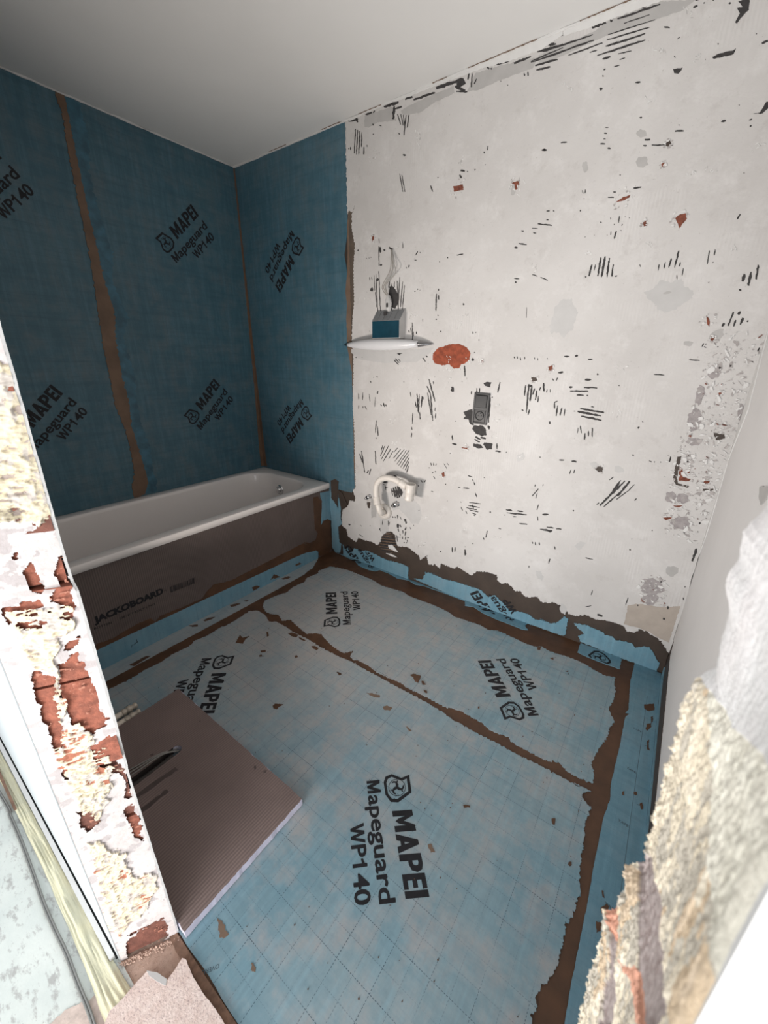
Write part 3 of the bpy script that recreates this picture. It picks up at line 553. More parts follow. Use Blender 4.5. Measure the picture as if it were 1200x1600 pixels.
S(t6, 1, '''363,65,365,100,6;362,125,364,280,6;370,130,375,175,14;370,270,388,270,12;400,150,410,160,12;440,135,470,150,14;550,90,550,140,5;290,365,292,390,5;305,365,310,390,5;325,350,330,470,5;340,345,355,690,6;362,320,375,650,6;335,480,345,600,5;345,380,355,390,22;295,460,310,465,24;445,400,440,450,7;465,415,460,440,7;485,400,480,450,6;505,395,510,500,6;525,365,512,600,7;548,400,530,600,7;563,425,545,620,6;515,600,505,690,6;500,620,495,690,6;480,620,478,690,6;462,610,460,690,6;595,780,600,800,8;622,720,625,850,6;610,760,615,810,5;633,790,632,830,5;655,790,655,810,6;650,195,665,165,7;683,170,685,175,5;705,160,707,165,5;970,195,1020,185,8;640,232,657,233,5;600,270,595,290,8;575,285,578,298,5;895,213,898,214,9;833,245,836,247,7;640,475,645,480,9;665,455,665,465,7;682,465,683,468,7;812,495,808,630,9;828,505,830,540,10;828,455,828,475,8;808,690,812,700,10;820,660,826,670,8;1020,570,1025,585,10;705,690,705,715,5;840,790,843,790,10;1095,790,1098,810,6;1117,797,1119,799,8;1140,855,1145,858,9;505,965,545,960,9;515,965,525,970,16;480,1010,515,1050,8;490,1000,520,1035,8;515,1005,530,1025,6;705,995,725,1025,8;730,980,745,990,10;1085,1010,1105,1008,20;1030,1055,1035,1140,10;1108,950,1109,955,9;195,155,200,160,12;265,215,268,225,4;285,212,288,222,4;300,210,303,215,4;180,990,184,992,8;230,990,233,992,5;345,1140,352,1150,8;318,1145,322,1150,6;295,1175,300,1190,7;620,850,625,853,8;310,785,313,790,6;287,785,290,788,5;1075,178,1078,179,5''')
S(cT1, 1, '''740,545,790,555,8;720,572,800,590,9;705,598,820,612,9;690,622,840,640,9;680,645,840,665,9;668,668,835,690,9;685,692,830,712,9;700,714,790,732,8;930,500,920,530,12;900,530,900,560,10;925,540,920,580,10;895,590,895,612,10;925,590,922,620,10;912,640,908,650,9;935,640,930,655,8;800,400,810,412,12;825,400,828,415,10;850,385,850,420,9;870,400,885,430,7;690,440,690,540,6;712,430,705,480,6;680,510,682,530,9;925,440,930,470,14;915,425,925,445,20;850,470,855,510,22;870,480,885,500,14;855,515,860,545,10;840,575,850,640,7;830,595,880,595,5;870,560,875,580,6;940,595,955,600,9;940,620,942,640,7;965,500,975,520,5;745,430,745,470,6;760,440,765,490,6;775,450,772,480,5;388,475,408,480,12;500,480,515,495,4;590,485,596,490,6;490,570,525,590,5;1048,665,1048,685,5;1000,480,1002,490,5;1110,65,1100,80,6;1085,75,1080,82,5;1065,60,1075,66,6;1045,110,1042,120,6;1048,340,1050,350,9;800,25,850,10,6;710,95,730,105,6;720,75,760,78,6;735,110,740,155,5''')
ridge = []
S(cT1, 1, '''740,553,788,560,6;718,580,805,598,6;700,608,822,622,6;688,632,842,650,6;676,655,838,678,6;674,680,835,702,6;690,703,825,722,6;745,722,800,742,6;725,566,795,580,4;705,594,815,608,3''', ridge)
polys('adhesive_ridge', 'B', ridge, -.003, .0022, m_adhpale, wall_back, kind='stuff')
PG(t2, marks, 755,325, 775,322, 800,318, 780,348, 760,345); PG(t2, marks, 938,270, 960,258, 1000,245, 1035,240, 1050,228, 1038,256, 985,270, 950,278)
PG(t2, marks, 1060,10, 1090,0, 1112,0, 1110,50, 1080,80, 1055,112, 1045,108, 1068,65, 1055,40, 1085,35); PG(t2, marks, 1130,535, 1160,530, 1190,480, 1200,478, 1200,510, 1175,533)
PG(t5, marks, 790,230, 830,215, 850,210, 860,320, 835,310, 825,280, 785,275, 805,258); PG(t5, marks, 860,320, 920,320, 940,345, 945,385, 910,392, 870,372, 850,345)
PG(t5, marks, 857,440, 905,447, 925,470, 890,474, 855,460); PG(t5, marks, 930,432, 985,442, 982,480, 945,482, 922,445); PG(t5, marks, 922,35, 950,28, 977,30, 970,65, 935,55)
S(t5, 1, '322,735,335,800,12;335,728,350,806,13;350,725,362,802,13;362,732,376,795,12;374,745,380,785,8;312,760,385,770,14'); PG(t6, marks, 445,440, 470,435, 495,470, 520,510, 515,570, 490,612, 455,600, 462,540, 438,500); PG(t1, marks, 700,395, 735,370, 745,392, 715,415)
PG(t6, reds, 785,960, 830,915, 890,900, 910,890, 985,885, 1050,915, 1078,960, 1070,1010, 1035,1040, 1005,1045, 990,1075, 950,1080, 930,1065, 910,1045, 860,1055, 800,1040, 782,1010)
PG(t6, reds, 308,50, 325,45, 322,75, 308,95); PG(t6, reds, 1158,1018, 1178,1016, 1176,1036, 1160,1036); PG(t3, reds, 485,110, 520,85, 555,75, 550,88, 530,100, 495,108)
PG(t3, reds, 765,185, 790,165, 815,160, 820,185, 805,205, 785,232, 775,205); PG(t3, reds, 925,750, 952,740, 940,762); PG(t3, reds, 965,1000, 985,1002, 973,1015); PG(t3, reds, 612,205, 630,195, 632,218, 618,222)
PG(t4, reds, 785,235, 800,250, 800,285, 840,295, 830,305, 782,302); PG(t4, reds, 895,300, 928,303, 925,318, 897,315); PG(t4, reds, 825,240, 838,250, 832,270, 820,262); PG(t4, reds, 708,475, 752,472, 745,480, 718,488); PG(t4, reds, 755,420, 800,418, 780,427)
PG(t4, reds, 650,778, 665,780, 668,800, 655,798); PG(t4, reds, 605,855, 625,860, 622,875, 608,868); PG(t5, reds, 645,640, 662,628, 665,660, 650,668); PG(t1, reds, 955,860, 995,845, 990,880, 975,895, 972,865); PG(t1, reds, 685,875, 730,865, 735,890, 690,900)
PG(t5, reds, 780,466, 820,470, 815,476, 782,474); PG(t3, reds, 170,880, 190,870, 192,895, 175,900); PG(t2, reds, 700,768, 715,762, 710,785, 702,782); PG(t3, reds, 910,640, 925,660, 925,690, 915,680)
PG(t4, browns, 775,190, 795,187, 772,290, 778,315, 830,328, 825,335, 768,322, 755,290); PG(t4, browns, 945,80, 995,85, 998,105, 955,112); PG(t4, browns, 390,248, 405,235, 428,240, 425,262, 405,262); PG(t2, browns, 722,668, 740,658, 748,680, 735,692, 722,685)
PG(t4, browns, 893,340, 955,342, 925,352, 895,352); PG(t4, browns, 820,180, 845,180, 842,190, 815,190); PG(t3, browns, 90,930, 120,928, 118,945, 95,948); PG(cT1, browns, 560,268, 595,265, 590,325, 572,320)
polys('adhesive_mark', 'B', marks, .0016, .0028, m_mark, plaster, kind='stuff', label='dark grey trowel marks of old tile adhesive showing through the plaster')
holes = ['large oval patch of bare red brick right of the lamp']+['small red brick chip in the plaster']*40
for i, r_ in enumerate(reds):
    if i == 0: brick_patch = poly('brick_patch', 'B', r_, .0016, .0029, m_brickred, plaster, label=holes[0])
polys('brick_chip', 'B', reds[1:], .0016, .0030, m_chip, plaster, kind='stuff', label='small red brick chips in the plaster')
polys('brown_chip', 'B', browns, .0016, .0031, m_adhwall, plaster, kind='stuff')
# pale and grey filler patches
gr, lg, be, wh, ro = [], [], [], [], []
def EL(f, dest, cx, cy, rx, ry, a=0):
    if dest is wh:                                   # scattered ridges of filler rather than one smooth dab
        for _ in range(9):
            dx, dy = rnd.gauss(0, .5)*rx, rnd.gauss(0, .5)*ry; x = cx+dx*math.cos(a)-dy*math.sin(a); y = cy+dx*math.sin(a)+dy*math.cos(a)
            l = rnd.uniform(.15, .6)*max(rx, ry); g = a+rnd.gauss(1.2, .7)
            S(f, 1, f'{x-l*math.cos(g)/2},{y-l*math.sin(g)/2},{x+l*math.cos(g)/2},{y+l*math.sin(g)/2},{rnd.uniform(2, 5)}', dest if rnd.random() < .7 else gr)
        return
    pts = [(cx+rx*k*math.cos(t)*math.cos(a)-ry*k*math.sin(t)*math.sin(a), cy+rx*k*math.cos(t)*math.sin(a)+ry*k*math.sin(t)*math.cos(a)) for t in np.linspace(0, 6.28, 15)[:-1] for k in (rnd.uniform(.75, 1.15),)]
    dest.append(ragged(p2('B', f(*[c for p in pts for c in p])), .003, .006))
PG(t1, gr, 440,520, 480,495, 600,440, 690,405, 690,440, 600,480, 530,530, 450,540); PG(t1, gr, 750,430, 790,345, 900,310, 1080,270, 1060,320, 900,380, 800,425)
PG(t1, gr, 270,545, 400,500, 400,540, 420,565, 330,575, 290,600, 270,595); PG(t2, gr, 125,262, 385,150, 480,80, 690,10, 860,0, 800,50, 690,90, 560,130, 440,170, 200,280, 128,306)
EL(t3, lg, 245,655, 62, 92, .2); EL(t3, lg, 735,545, 110, 75, -.2); EL(t3, gr, 730,532, 20, 6, -.2); EL(t3, gr, 825,770, 27, 14, 0); EL(t2, gr, 612,760, 28, 28); EL(t2, gr, 343,782, 15, 26); EL(t2, gr, 608,628, 25, 22)
EL(t3, gr, 960,730, 40, 25, -.7); EL(t3, ro, 945,905, 35, 35); EL(t3, ro, 880,1010, 18, 50, .2); EL(t3, ro, 855,1130, 30, 55, .2); EL(t4, ro, 745,380, 25, 28); EL(t4, ro, 800,385, 30, 25); EL(t4, ro, 790,500, 45, 35); EL(t4, ro, 850,120, 35, 20)
EL(t3, ro, 1070,1090, 12, 40, .2); EL(t4, ro, 660,800, 55, 45, .3); EL(t4, ro, 650,860, 38, 25); EL(t4, gr, 750,725, 30, 25)
EL(t3, wh, 20,25, 25, 40, .3); EL(t1, wh, 320,730, 22, 30, .6); EL(t1, wh, 520,660, 14, 32); EL(t1, wh, 720,760, 22, 36, .2); EL(t3, gr, 8,50, 12, 30, .2)
PG(t4, be, 545,885, 600,880, 700,895, 790,890, 735,1060, 690,1040, 640,1010, 590,990, 560,985, 525,975); PG(t5, lg, 395,800, 450,808, 500,860, 510,920, 490,980, 440,975, 420,940, 360,880, 320,890, 300,850, 250,850, 240,780, 300,765, 350,800)
PG(t5, gr, 170,800, 215,830, 205,930, 175,940); PG(t6, lg, 145,925, 400,940, 700,925, 790,915, 760,960, 650,1030, 400,1035, 220,1010, 150,960); PG(t5, lg, 230,950, 300,940, 290,1030, 250,1050, 235,1020)
PG(cT1, wh, 760,665, 800,665, 830,700, 855,735, 820,725, 770,700); PG(cT1, wh, 740,745, 790,750, 850,785, 800,775)
PG(t1, wh, 180,570, 330,495, 480,425, 730,325, 900,255, 1100,180, 1200,135, 1200,165, 1100,235, 960,285, 830,320, 735,355, 600,405, 480,455, 330,505, 210,565)
PG(t2, wh, 242,135, 350,92, 560,10, 590,0, 710,0, 690,12, 500,80, 370,130, 242,170)
for cx, cy, a in ((830, 60, .9), (265, 410, .5), (700, 240, .3), (875, 265, -.9), (630, 470, .1), (930, 800, .4), (850, 810, -.3), (1170, 680, -.5)): EL(t2, wh, cx, cy, 34, 12, a)
for cx, cy in ((110, 420), (520, 890), (1040, 330), (360, 350), (500, 1090), (650, 310)): EL(t3, wh, cx, cy, 18, 24, cx)
for cx, cy in ((40, 195), (390, 230), (500, 250), (320, 605), (130, 745), (240, 905)): EL(t4, lg, cx, cy, 26, 16, cx)
for cx, cy in ((310, 300), (335, 440), (1020, 190), (1000, 290), (985, 390), (1165, 530), (800, 1020), (1010, 1070), (540, 940), (520, 1110)): EL(t5, wh, cx, cy, 24, 28, cx)
for cx, cy in ((530, 110), (620, 665), (920, 600), (1050, 650), (990, 730), (270, 530), (550, 1090), (900, 1090), (1160, 1030)): EL(t6, wh, cx, cy, 34, 36, cx)
EL(t6, wh, 912, 1000, 17, 27)
for nm, lst, mt, o in (('filler_patch', gr, m_pgrey, .0031), ('filler_patch', lg, m_plgrey, .0028), ('filler_patch', be, m_pbeige, .0029), ('filler_patch', ro, m_prough, .0036), ('filler_patch', wh, m_pwhite, .0038)):
    polys(nm, 'B', lst, .002, o-(.0006 if mt is m_pgrey else 0) if mt is not m_plgrey else .0026, mt, plaster, kind='stuff')
# rough chipped column at the right end of the wall
chips = {0: [], 1: [], 2: []}
reg = p2('B', t4(850,0, 1075,0, 1000,200, 930,420, 880,610, 860,600, 770,560, 705,560, 730,400, 750,250, 800,60)); reg2 = p2('B', t3(820,1200, 900,850, 1000,700, 1180,740, 1060,1160))
def inpoly(x, y, P): return bool(inside(P, np.array([x]), np.array([y]))[0])
reg3 = p2('B', t4(590,790, 640,745, 700,740, 740,800, 720,890, 640,890, 600,850))
for R2, N in ((reg, 330), (reg2, 230), (reg3, 60)):
    xs, ys = [p[0] for p in R2], [p[1] for p in R2]; k = 0
    while k < N:
        x, y = rnd.uniform(min(xs), max(xs)), rnd.uniform(min(ys), max(ys))
        if not inpoly(x, y, R2): continue
        k += 1; r = rnd.uniform(.0015, .008)*(.5+rnd.random()**2*1.6); a0 = rnd.random()*3; el = rnd.uniform(.12, .8)
        w_ = [(r*math.cos(t)*rnd.uniform(.45, 1.4), r*el*math.sin(t)*rnd.uniform(.45, 1.4)) for t in np.linspace(0, 6.28, 9)[:-1]]
        i = 0 if rnd.random() < .42 else (1 if rnd.random() < .93 else 2); s_ = .55 if i == 2 else 1
        chips[i].append([(x+s_*(p*math.cos(a0)-q*math.sin(a0)), y+s_*(p*math.sin(a0)+q*math.cos(a0))) for p, q in w_])
for rp in reds+browns:
    cx_, cy_ = sum(p[0] for p in rp)/len(rp), sum(p[1] for p in rp)/len(rp); rr0 = max(.008, .5*max(max(p[0] for p in rp)-min(p[0] for p in rp), max(p[1] for p in rp)-min(p[1] for p in rp)))
    for _ in range(14 if rp is not reds[0] else 26):
        a0 = rnd.random()*6.3; d0 = rr0*rnd.uniform(.75, 1.5); r = rnd.uniform(.0015, .005)
        if rp is reds[0] and math.sin(a0) > -.1: continue
        chips[0 if rnd.random() < .4 else 1].append([(cx_+d0*math.cos(a0)+r*math.cos(t)*rnd.uniform(.4, 1.4), cy_+d0*math.sin(a0)+r*.7*math.sin(t)*rnd.uniform(.4, 1.4)) for t in np.linspace(0, 6.28, 8)[:-1]])
polys('chipped_plaster', 'B', chips[0], .002, .0042, m_pchip, plaster, kind='stuff'); polys('chipped_plaster', 'B', chips[1], .002, .0055, m_pwhite, plaster, kind='stuff'); polys('brick_chip', 'B', chips[2], .002, .006, m_chip, plaster, kind='stuff')
tr = poly('ceiling_joint', 'B', [(0, H-.008), (0, H-.001), (W, H-.001), (W, H-.008)], .0, .006, m_pwhite, wall_back, .0015, .01)
poly('ceiling_joint', 'A', [(L, H-.007), (L, H-.001), (0, H-.001), (0, H-.007)], .0, .006, m_pwhite, wall_left, .0015, .01)
polys('ceiling_crack', 'B', [ragged([(a, H-.0035), (b, H-.0035), (b, H-.0005), (a, H-.0005)], .0012) for a, b in ((1.03, 1.17), (1.45, 1.52), (1.62, 1.9), (2.05, 2.4), (.35, .5), (.78, .92))], .0, .0068, m_adhpale, wall_back, kind='stuff')

# right wall: dark adhesive above the tape, chips at the corner
poly('adhesive_band', 'C', [(-.004, .0), (-.004, .12), (-.03, .2), (-.06, .14), (-.2, .13), (-.35, .125), (-.6, .10), (-.85, .08), (-1.7, .08), (-1.7, 0)], -.0035, -.001, m_adhwall, wall_right, .002)
polys('plaster_edge', 'C', [p2('C', t4(865,620, 880,600, 900,560, 940,420, 960,330, 1000,200, 1040,100, 1075,0)+[(1200,500), (1200, 514), (1168, 640)]+t4(1010,210, 950,420, 905,570, 875,640, 790,900, 735,1065, 728,1060, 780,900, 850,670))], -.003, .0, m_pwhite, wall_right, kind='stuff')
poly('wall_recess', 'C', p2('C', crop(900,760,.2625)(1090,0, 1143,0, 1143,60, 1095,110, 1085,60)), -.003, -.0005, m_pgrey, wall_right, .001, label='grey patch painting a shaded recess in the right wall')  # flat grey stands for the shade in a small recess

# ------------------------------------------------------------------ bath
m_enamel = simple('white_enamel', (.86, .81, .785), .12, var=.02, scale=2, spec=.6)
m_chrome = simple('chrome', (.75, .75, .76), .12, metal=1, var=.05)
bath = empty('bathtub', (0, 0, 0), label='white enamel bathtub set lengthwise against the blue left wall', cat='bathtub')
def rrect(x0, x1, y0, y1, r, k=10, m=14):
    out = []
    for cx, cy, a0 in ((x1-r, y0+r, -90), (x1-r, y1-r, 0), (x0+r, y1-r, 90), (x0+r, y0+r, 180)):
        for i in range(k+1):
            a = math.radians(a0+90*i/k); out.append((cx+r*math.cos(a), cy+r*math.sin(a)))
        nx = out[-1]; nxt = {0: (x1, y1-r), 90: (0, 0)}.get(a0)
        cyc = {-90: (x1, y1-r), 0: (x0+r, y1), 90: (x0, y0+r), 180: (x1-r, y0)}[a0]
        for j in range(1, m): out.append((nx[0]+(cyc[0]-nx[0])*j/m, nx[1]+(cyc[1]-nx[1])*j/m))
    return out
def loft(name, rings, mat, parent, cap0=False, cap1=True, **k):
    V, Fc = [], []; n = len(rings[0][0])
    for i, (P, z) in enumerate(rings):
        V += [(p[0], p[1], z) for p in P]
        if i:
            o = (i-1)*n
            Fc += [(o+j, o+(j+1) % n, o+n+(j+1) % n, o+n+j) for j in range(n)]
    if cap1: Fc.append(tuple(range((len(rings)-1)*n, len(rings)*n)))
    return mesh(name, V, Fc, mat, parent, smooth=True, **k)
y0, y1 = L+.006, -.002
R_ = []
R_.append((rrect(.006, BW-.006, y0+.004, y1-.004, .004), BH-.036))
R_.append((rrect(.002, BW, y0, y1, .006), BH-.036)); R_.append((rrect(.002, BW, y0, y1, .006), BH-.004))
R_.append((rrect(.004, BW-.0015, y0+.002, y1-.002, .006), BH-.0012)); R_.append((rrect(.007, BW-.004, y0+.005, y1-.005, .006), BH))
R_.append((rrect(.062, BW-.060, y0+.07, y1-.085, .17), BH)); R_.append((rrect(.066, BW-.064, y0+.076, y1-.089, .168), BH-.001))
R_.append((rrect(.070, BW-.068, y0+.085, y1-.094, .165), BH-.006)); R_.append((rrect(.073, BW-.071, y0+.095, y1-.098, .163), BH-.020))
R_.append((rrect(.082, BW-.080, y0+.15, y1-.108, .16), BH-.12)); R_.append((rrect(.094, BW-.092, y0+.22, y1-.118, .155), BH-.24))
R_.append((rrect(.11, BW-.108, y0+.28, y1-.13, .15), BH-.33)); R_.append((rrect(.135, BW-.133, y0+.33, y1-.155, .14), BH-.375))
R_.append((rrect(.18, BW-.178, y0+.39, y1-.21, .11), BH-.395)); R_.append((rrect(.28, BW-.278, y0+.6, y1-.4, .05), BH-.40))
tub = loft('tub_shell', R_, m_enamel, bath)
ov = at((438, 765), 1, -.108); ov = (float(ov[0]), -.108, float(ov[2])-.0)
lathe('overflow_cap', [(.036, -.006), (.036, .004), (.033, .009), (.012, .010)], ov, (0, -1, 0), m_chrome, bath, 28, label='chrome overflow plate')
lathe('overflow_knob', [(.019, .008), (.021, .014), (.020, .026), (.014, .029)], ov, (0, -1, 0), m_chrome, bath, 20, label='chrome overflow knob')
box('overflow_slot', (ov[0]-.012, ov[1]-.004, ov[2]-.052), (ov[0]+.012, ov[1]+.002, ov[2]-.034), m_chrome, bath, .003, label='chrome slot plate under the knob')
lathe('drain_grate', [(.035, 0), (.034, .003), (.02, .004)], (.36, -.36, BH-.3999), (0, 0, 1), m_chrome, bath, 24)

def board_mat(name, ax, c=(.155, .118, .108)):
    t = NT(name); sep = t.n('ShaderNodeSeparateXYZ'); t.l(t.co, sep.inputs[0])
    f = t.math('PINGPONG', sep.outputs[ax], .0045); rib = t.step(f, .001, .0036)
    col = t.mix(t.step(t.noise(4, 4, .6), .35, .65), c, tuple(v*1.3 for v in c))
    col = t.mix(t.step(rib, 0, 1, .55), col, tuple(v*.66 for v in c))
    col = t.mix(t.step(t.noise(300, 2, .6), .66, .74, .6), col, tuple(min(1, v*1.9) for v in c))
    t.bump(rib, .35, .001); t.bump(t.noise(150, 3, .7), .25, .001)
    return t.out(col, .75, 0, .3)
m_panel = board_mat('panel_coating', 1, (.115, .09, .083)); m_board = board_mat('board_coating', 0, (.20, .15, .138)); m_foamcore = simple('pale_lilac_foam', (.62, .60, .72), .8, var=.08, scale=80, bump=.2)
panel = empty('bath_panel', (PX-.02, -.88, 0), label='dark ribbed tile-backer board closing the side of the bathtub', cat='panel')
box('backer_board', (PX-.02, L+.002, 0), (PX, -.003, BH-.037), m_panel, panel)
poly('adhesive_patch', 'P', p2('P', cT1(55,225, 100,215, 130,260, 135,330, 125,480, 150,440, 190,430, 215,440, 222,560, 228,700, 200,755, 120,775, 90,720, 40,700, -40,640, 30,650, 80,620, 100,560, 70,520, 60,300)), .0, .0022, m_adh, panel, .001)
poly('adhesive_patch', 'P', p2('P', c5(50,745, 60,690, 200,640, 330,560, 420,510, 520,470, 560,500, 600,450, 800,370, 960,300, 1000,240, 1060,180, 1200,150)+cT1(-40,655, 60,690, 115,800, 60,860, -80,930)+[(400, 915), (360, 935), (158, 1030)]), .0, .0018, m_adh, panel, .0015, label='ragged dark brown adhesive along the foot of the panel')
tp = poly(bt, 'P', [(y, 0) for y in (-1.76, -.145)]+[(-.14, .05), (-.16, .068), (-.2, .075), (-.25, .088), (-.35, .094), (-.6, .098), (-.83, .1022), (-1.2, .108), (-1.51, .1108), (-1.76, .112)], .0, .003, m_tape, panel, .0008, label='blue sealing tape folded up the foot of the panel')
poly(bt, 'P', p2('P', cT1(120,180, 150,175, 215,160, 218,300, 220,440, 190,425, 150,440, 128,480, 130,430, 135,330, 140,260, 125,225)), .0, .003, m_tape, panel, .001, label='blue tape remnant under the bath corner')
tubmarks = [p2('P', q) for q in (c6(290,95, 330,80, 360,85, 340,105, 300,125), c6(470,5, 500,-10, 520,10, 480,22), crop(400,820,.18333)(330,340, 370,320, 385,330, 340,350), crop(400,820,.18333)(120,470, 150,420, 200,440, 150,450))]
polys('adhesive_splash', 'P', tubmarks, .002, .0042, m_adh, panel, .001, .004, kind='stuff')
def line_on(pl, a, b, s, h, bold, off, mat, par, x1=None, shear=0, **k):
    A, B = p2(pl, [a, b]); d = math.hypot(B[0]-A[0], B[1]-A[1])*100
    return decal('printed_lettering', pl, put(s, 0, d, 0, h, bold, shear), A, math.atan2(B[1]-A[1], B[0]-A[0]), off, mat, par, **k)
line_on('P', (148, 975), (256, 927), 'JACKOBOARD', 3.4, .06, .0008, m_ink, panel, label='black JACKOBOARD lettering')
line_on('P', (187, 968), (242, 945), 'DE-KT35KT1740', 1.0, .012, .0008, m_ink, panel); line_on('P', (147, 984), (175, 974), 'BOTTEN', 1.0, .015, .0008, m_ink, panel)
line_on('P', (257, 924), (260, 923), 'R', .7, .01, .0008, m_ink, panel)
bars = []; A, B = p2('P', [(267, 926), (305, 911)]); x = 0; Lb = math.hypot(B[0]-A[0], B[1]-A[1])*100; r2 = random.Random(5)
while x < Lb: w_ = r2.choice((.12, .2, .35)); bars.append(q_(x, 0, x+w_, 0, x+w_, 3.2+r2.random()*.5, x, 3.2)); x += w_+r2.choice((.15, .25, .4))
decal('printed_bars', 'P', merge(bars), A, math.atan2(B[1]-A[1], B[0]-A[0]), .0008, m_ink, panel, label='smudged black bar print')
decal('hand_mark', 'P', merge([stroke2([(0, 0), (.8, .9), (1.6, 0), (2.2, .7), (2.9, -.1), (3.5, 1.6)], .28), stroke2([(1.2, .1), (3.6, .5)], .2)]), p2('P', [(205, 1011)])[0], .35, .0034, m_ink, panel, label='scribbled pen mark on the tape')

# ------------------------------------------------------------------ loose insulation board on the floor, with a slot
board = empty('insulation_board', (1.5, -1.57, .003), label='loose brown ribbed tile-backer board lying flat on the floor by the doorway', cat='board')
BT = .030; bx0, bx1, by0, by1 = 1.135, 1.9, -1.757, -1.374
sx0, sx1, sy = 1.388, 1.424, -1.503
arc = [((sx0+sx1)/2+(sx1-sx0)/2*math.cos(a), sy-.018+(sx1-sx0)/2*math.sin(a)) for a in np.linspace(0, math.pi, 9)]
outl = [(bx0, by0), (bx0, by1+.004), (bx1-.004, by1), (bx1, by0), (sx1, by0)]+arc+[(sx0, by0)]
PL['K'] = (2, BT, 1); PL['F3'] = (2, .003, 1)
poly('foam_core', 'K', ragged(outl, .0006, .01), -.0265, -.0012, m_foamcore, board, label='pale lilac foam core showing at the cut edge')
poly('top_coating', 'K', ragged(outl, .0009, .006), -.0012, .0, m_board, board)
m_slot = simple('painted_slot_shade', (.03, .024, .022), .8)
for xa, xb in ((sx0-.0001, sx0+.0008), (sx1-.0008, sx1+.0001)): box('slot_shade', (xa, by0+.001, .0035), (xb, sy-.02, BT-.0005), m_slot, board, label='dark strip painting the shade inside the slot')  # dark strips paint the slot's shade over the pale core
m_stain = simple('damp_stain', (.10, .075, .07), .8, var=.2, scale=30)
for a, b, w_ in (((1.475, -1.555), (1.46, -1.73), .018), ((1.525, -1.61), (1.52, -1.74), .014)):
    poly('tool_mark', 'K', ragged([(a[0]-w_/2, a[1]), (a[0]+w_/2, a[1]), (b[0]+w_/2, b[1]), (b[0]-w_/2, b[1])], .0015, .01), .0, .0003, m_stain, board)
sp = [p2('T', q) for q in (crop(150,1000,.3)(822,655, 835,655, 835,672, 825,675), crop(150,1000,.3)(872,682, 888,676, 885,692, 872,690), crop(150,1000,.3)(280,597, 300,592, 298,601, 282,602), crop(150,1000,.3)(535,422, 546,422, 544,427))]
polys('coating_nick', 'K', [ragged(q, .0005, .003) for q in sp], .0, .0004, m_stain, board, kind='stuff')
# cables lying in the slot
m_cable = simple('grey_cable_sheath', (.30, .29, .27), .45, var=.1); m_cable2 = simple('dark_conduit', (.035, .028, .025), .5, var=.2)
V, Fc = [], []
path = spline([(1.405, -1.535, .012), (1.406, -1.6, .011), (1.404, -1.68, .013), (1.40, -1.765, .013)], 10)
rr_ = [.0105+.0014*(i % 2) for i in range(len(path))]
tube('flexible_conduit', path, rr_, m_cable2, None, 10, label='dark ribbed conduit lying in the slot of the floor board', cat='conduit')
for i, (dx, z) in enumerate(((0, .036), (.006, .037), (-.006, .034))):
    tube('loose_wire', spline([(1.398+dx, -1.512+.004*i, .012), (1.386+dx, -1.56, z), (1.372+dx*2, -1.63, z), (1.36+dx*3, -1.70-.01*i, z), (1.35, -1.762, z)], 8), .0019, m_cable, None, 8,
         label=['thin grey wire looping out of the board slot, middle of three', 'thin grey wire out of the board slot, nearest the conduit', 'thin grey wire out of the board slot, farthest from the conduit'][i], cat='wire', group='wires at the floor board')
# two capped water pipes beside the board
m_pex = simple('white_plastic_pipe', (.80, .72, .62), .4, var=.06); m_brass = simple('dull_fitting', (.62, .55, .46), .4, metal=.2, var=.3, scale=60)
for i, (x, ye) in enumerate(((1.068, -1.515), (1.113, -1.522))):
    t = empty('water_pipe', (x, -1.76, .019), label=['white water pipe with a dull end fitting, farther from the floor board', 'white water pipe with a dull end fitting, against the floor board'][i], cat='pipe', group='water pipes on the floor')
    tube('pipe', [(x, -1.763, .018), (x, -1.68, .018), (x, ye-.045, .018)], .0115, m_pex, t, 16)
    lathe('fitting', [(.0125, 0), (.014, .002), (.014, .012), (.0115, .014), (.0115, .018), (.0145, .020), (.0145, .032), (.0105, .034), (.0105, .043), (.0125, .045), (.0125, .053), (.008, .055)], (x, ye-.047, .018), (0, 1, 0), m_brass, t, 14, label='pale metal compression fitting')

# ------------------------------------------------------------------ wall lamp
m_glass = simple('white_lamp_glass', (.66, .665, .68), .2, var=.02, spec=.6); m_teal = simple('plate_with_painted_reflection', (.012, .055, .085), .15, var=.3, scale=12, spec=.8); m_brushed = simple('brushed_grey_metal', (.26, .27, .28), .4, metal=.3, var=.15); m_tip = simple('dull_chrome', (.3, .3, .31), .25, metal=1)
lz = 1.432; lamp = empty('wall_lamp', (1.20, 0, lz), label='long lens-shaped white wall lamp with chrome tips and a dark box on top', cat='lamp')
def lens(u0, u1, name, mat, **k):
    V, Fc = [], []; n = 14; N = 30
    for i in range(N+1):
        u = u0+(u1-u0)*i/N; s = max(0.02, 1-abs(u)**2.2)
        for j in range(n):
            a = 2*math.pi*j/n; V.append((1.2025+.312*u, -.004-.062*s**.7*.5*(1-math.cos(a))-.0, lz-.002+.031*s*math.sin(a)))
        if i: o = (i-1)*n; Fc += [(o+j, o+(j+1) % n, o+n+(j+1) % n, o+n+j) for j in range(n)]
    Fc += [tuple(range(n-1, -1, -1)), tuple(range(N*n, (N+1)*n))]
    return mesh(name, V, Fc, mat, lamp, smooth=True, **k)
lens(-.84, .74, 'glass_shade', m_glass); lens(-1.0, -.845, 'end_tip', m_tip, label='pointed chrome end'); lens(.745, 1.0, 'end_tip', m_tip, label='pointed chrome end')
X0, X1 = [float(at(q, 1, -.05)[0]) for q in ((582, 520), (625, 520))]
prof = [(0, lz+.028), (-.052, lz+.028), (-.054, lz+.115), (-.012, lz+.165), (0, lz+.165)]
V = [(X0, y, z) for y, z in prof]+[(X1, y, z) for y, z in prof]; n = 5
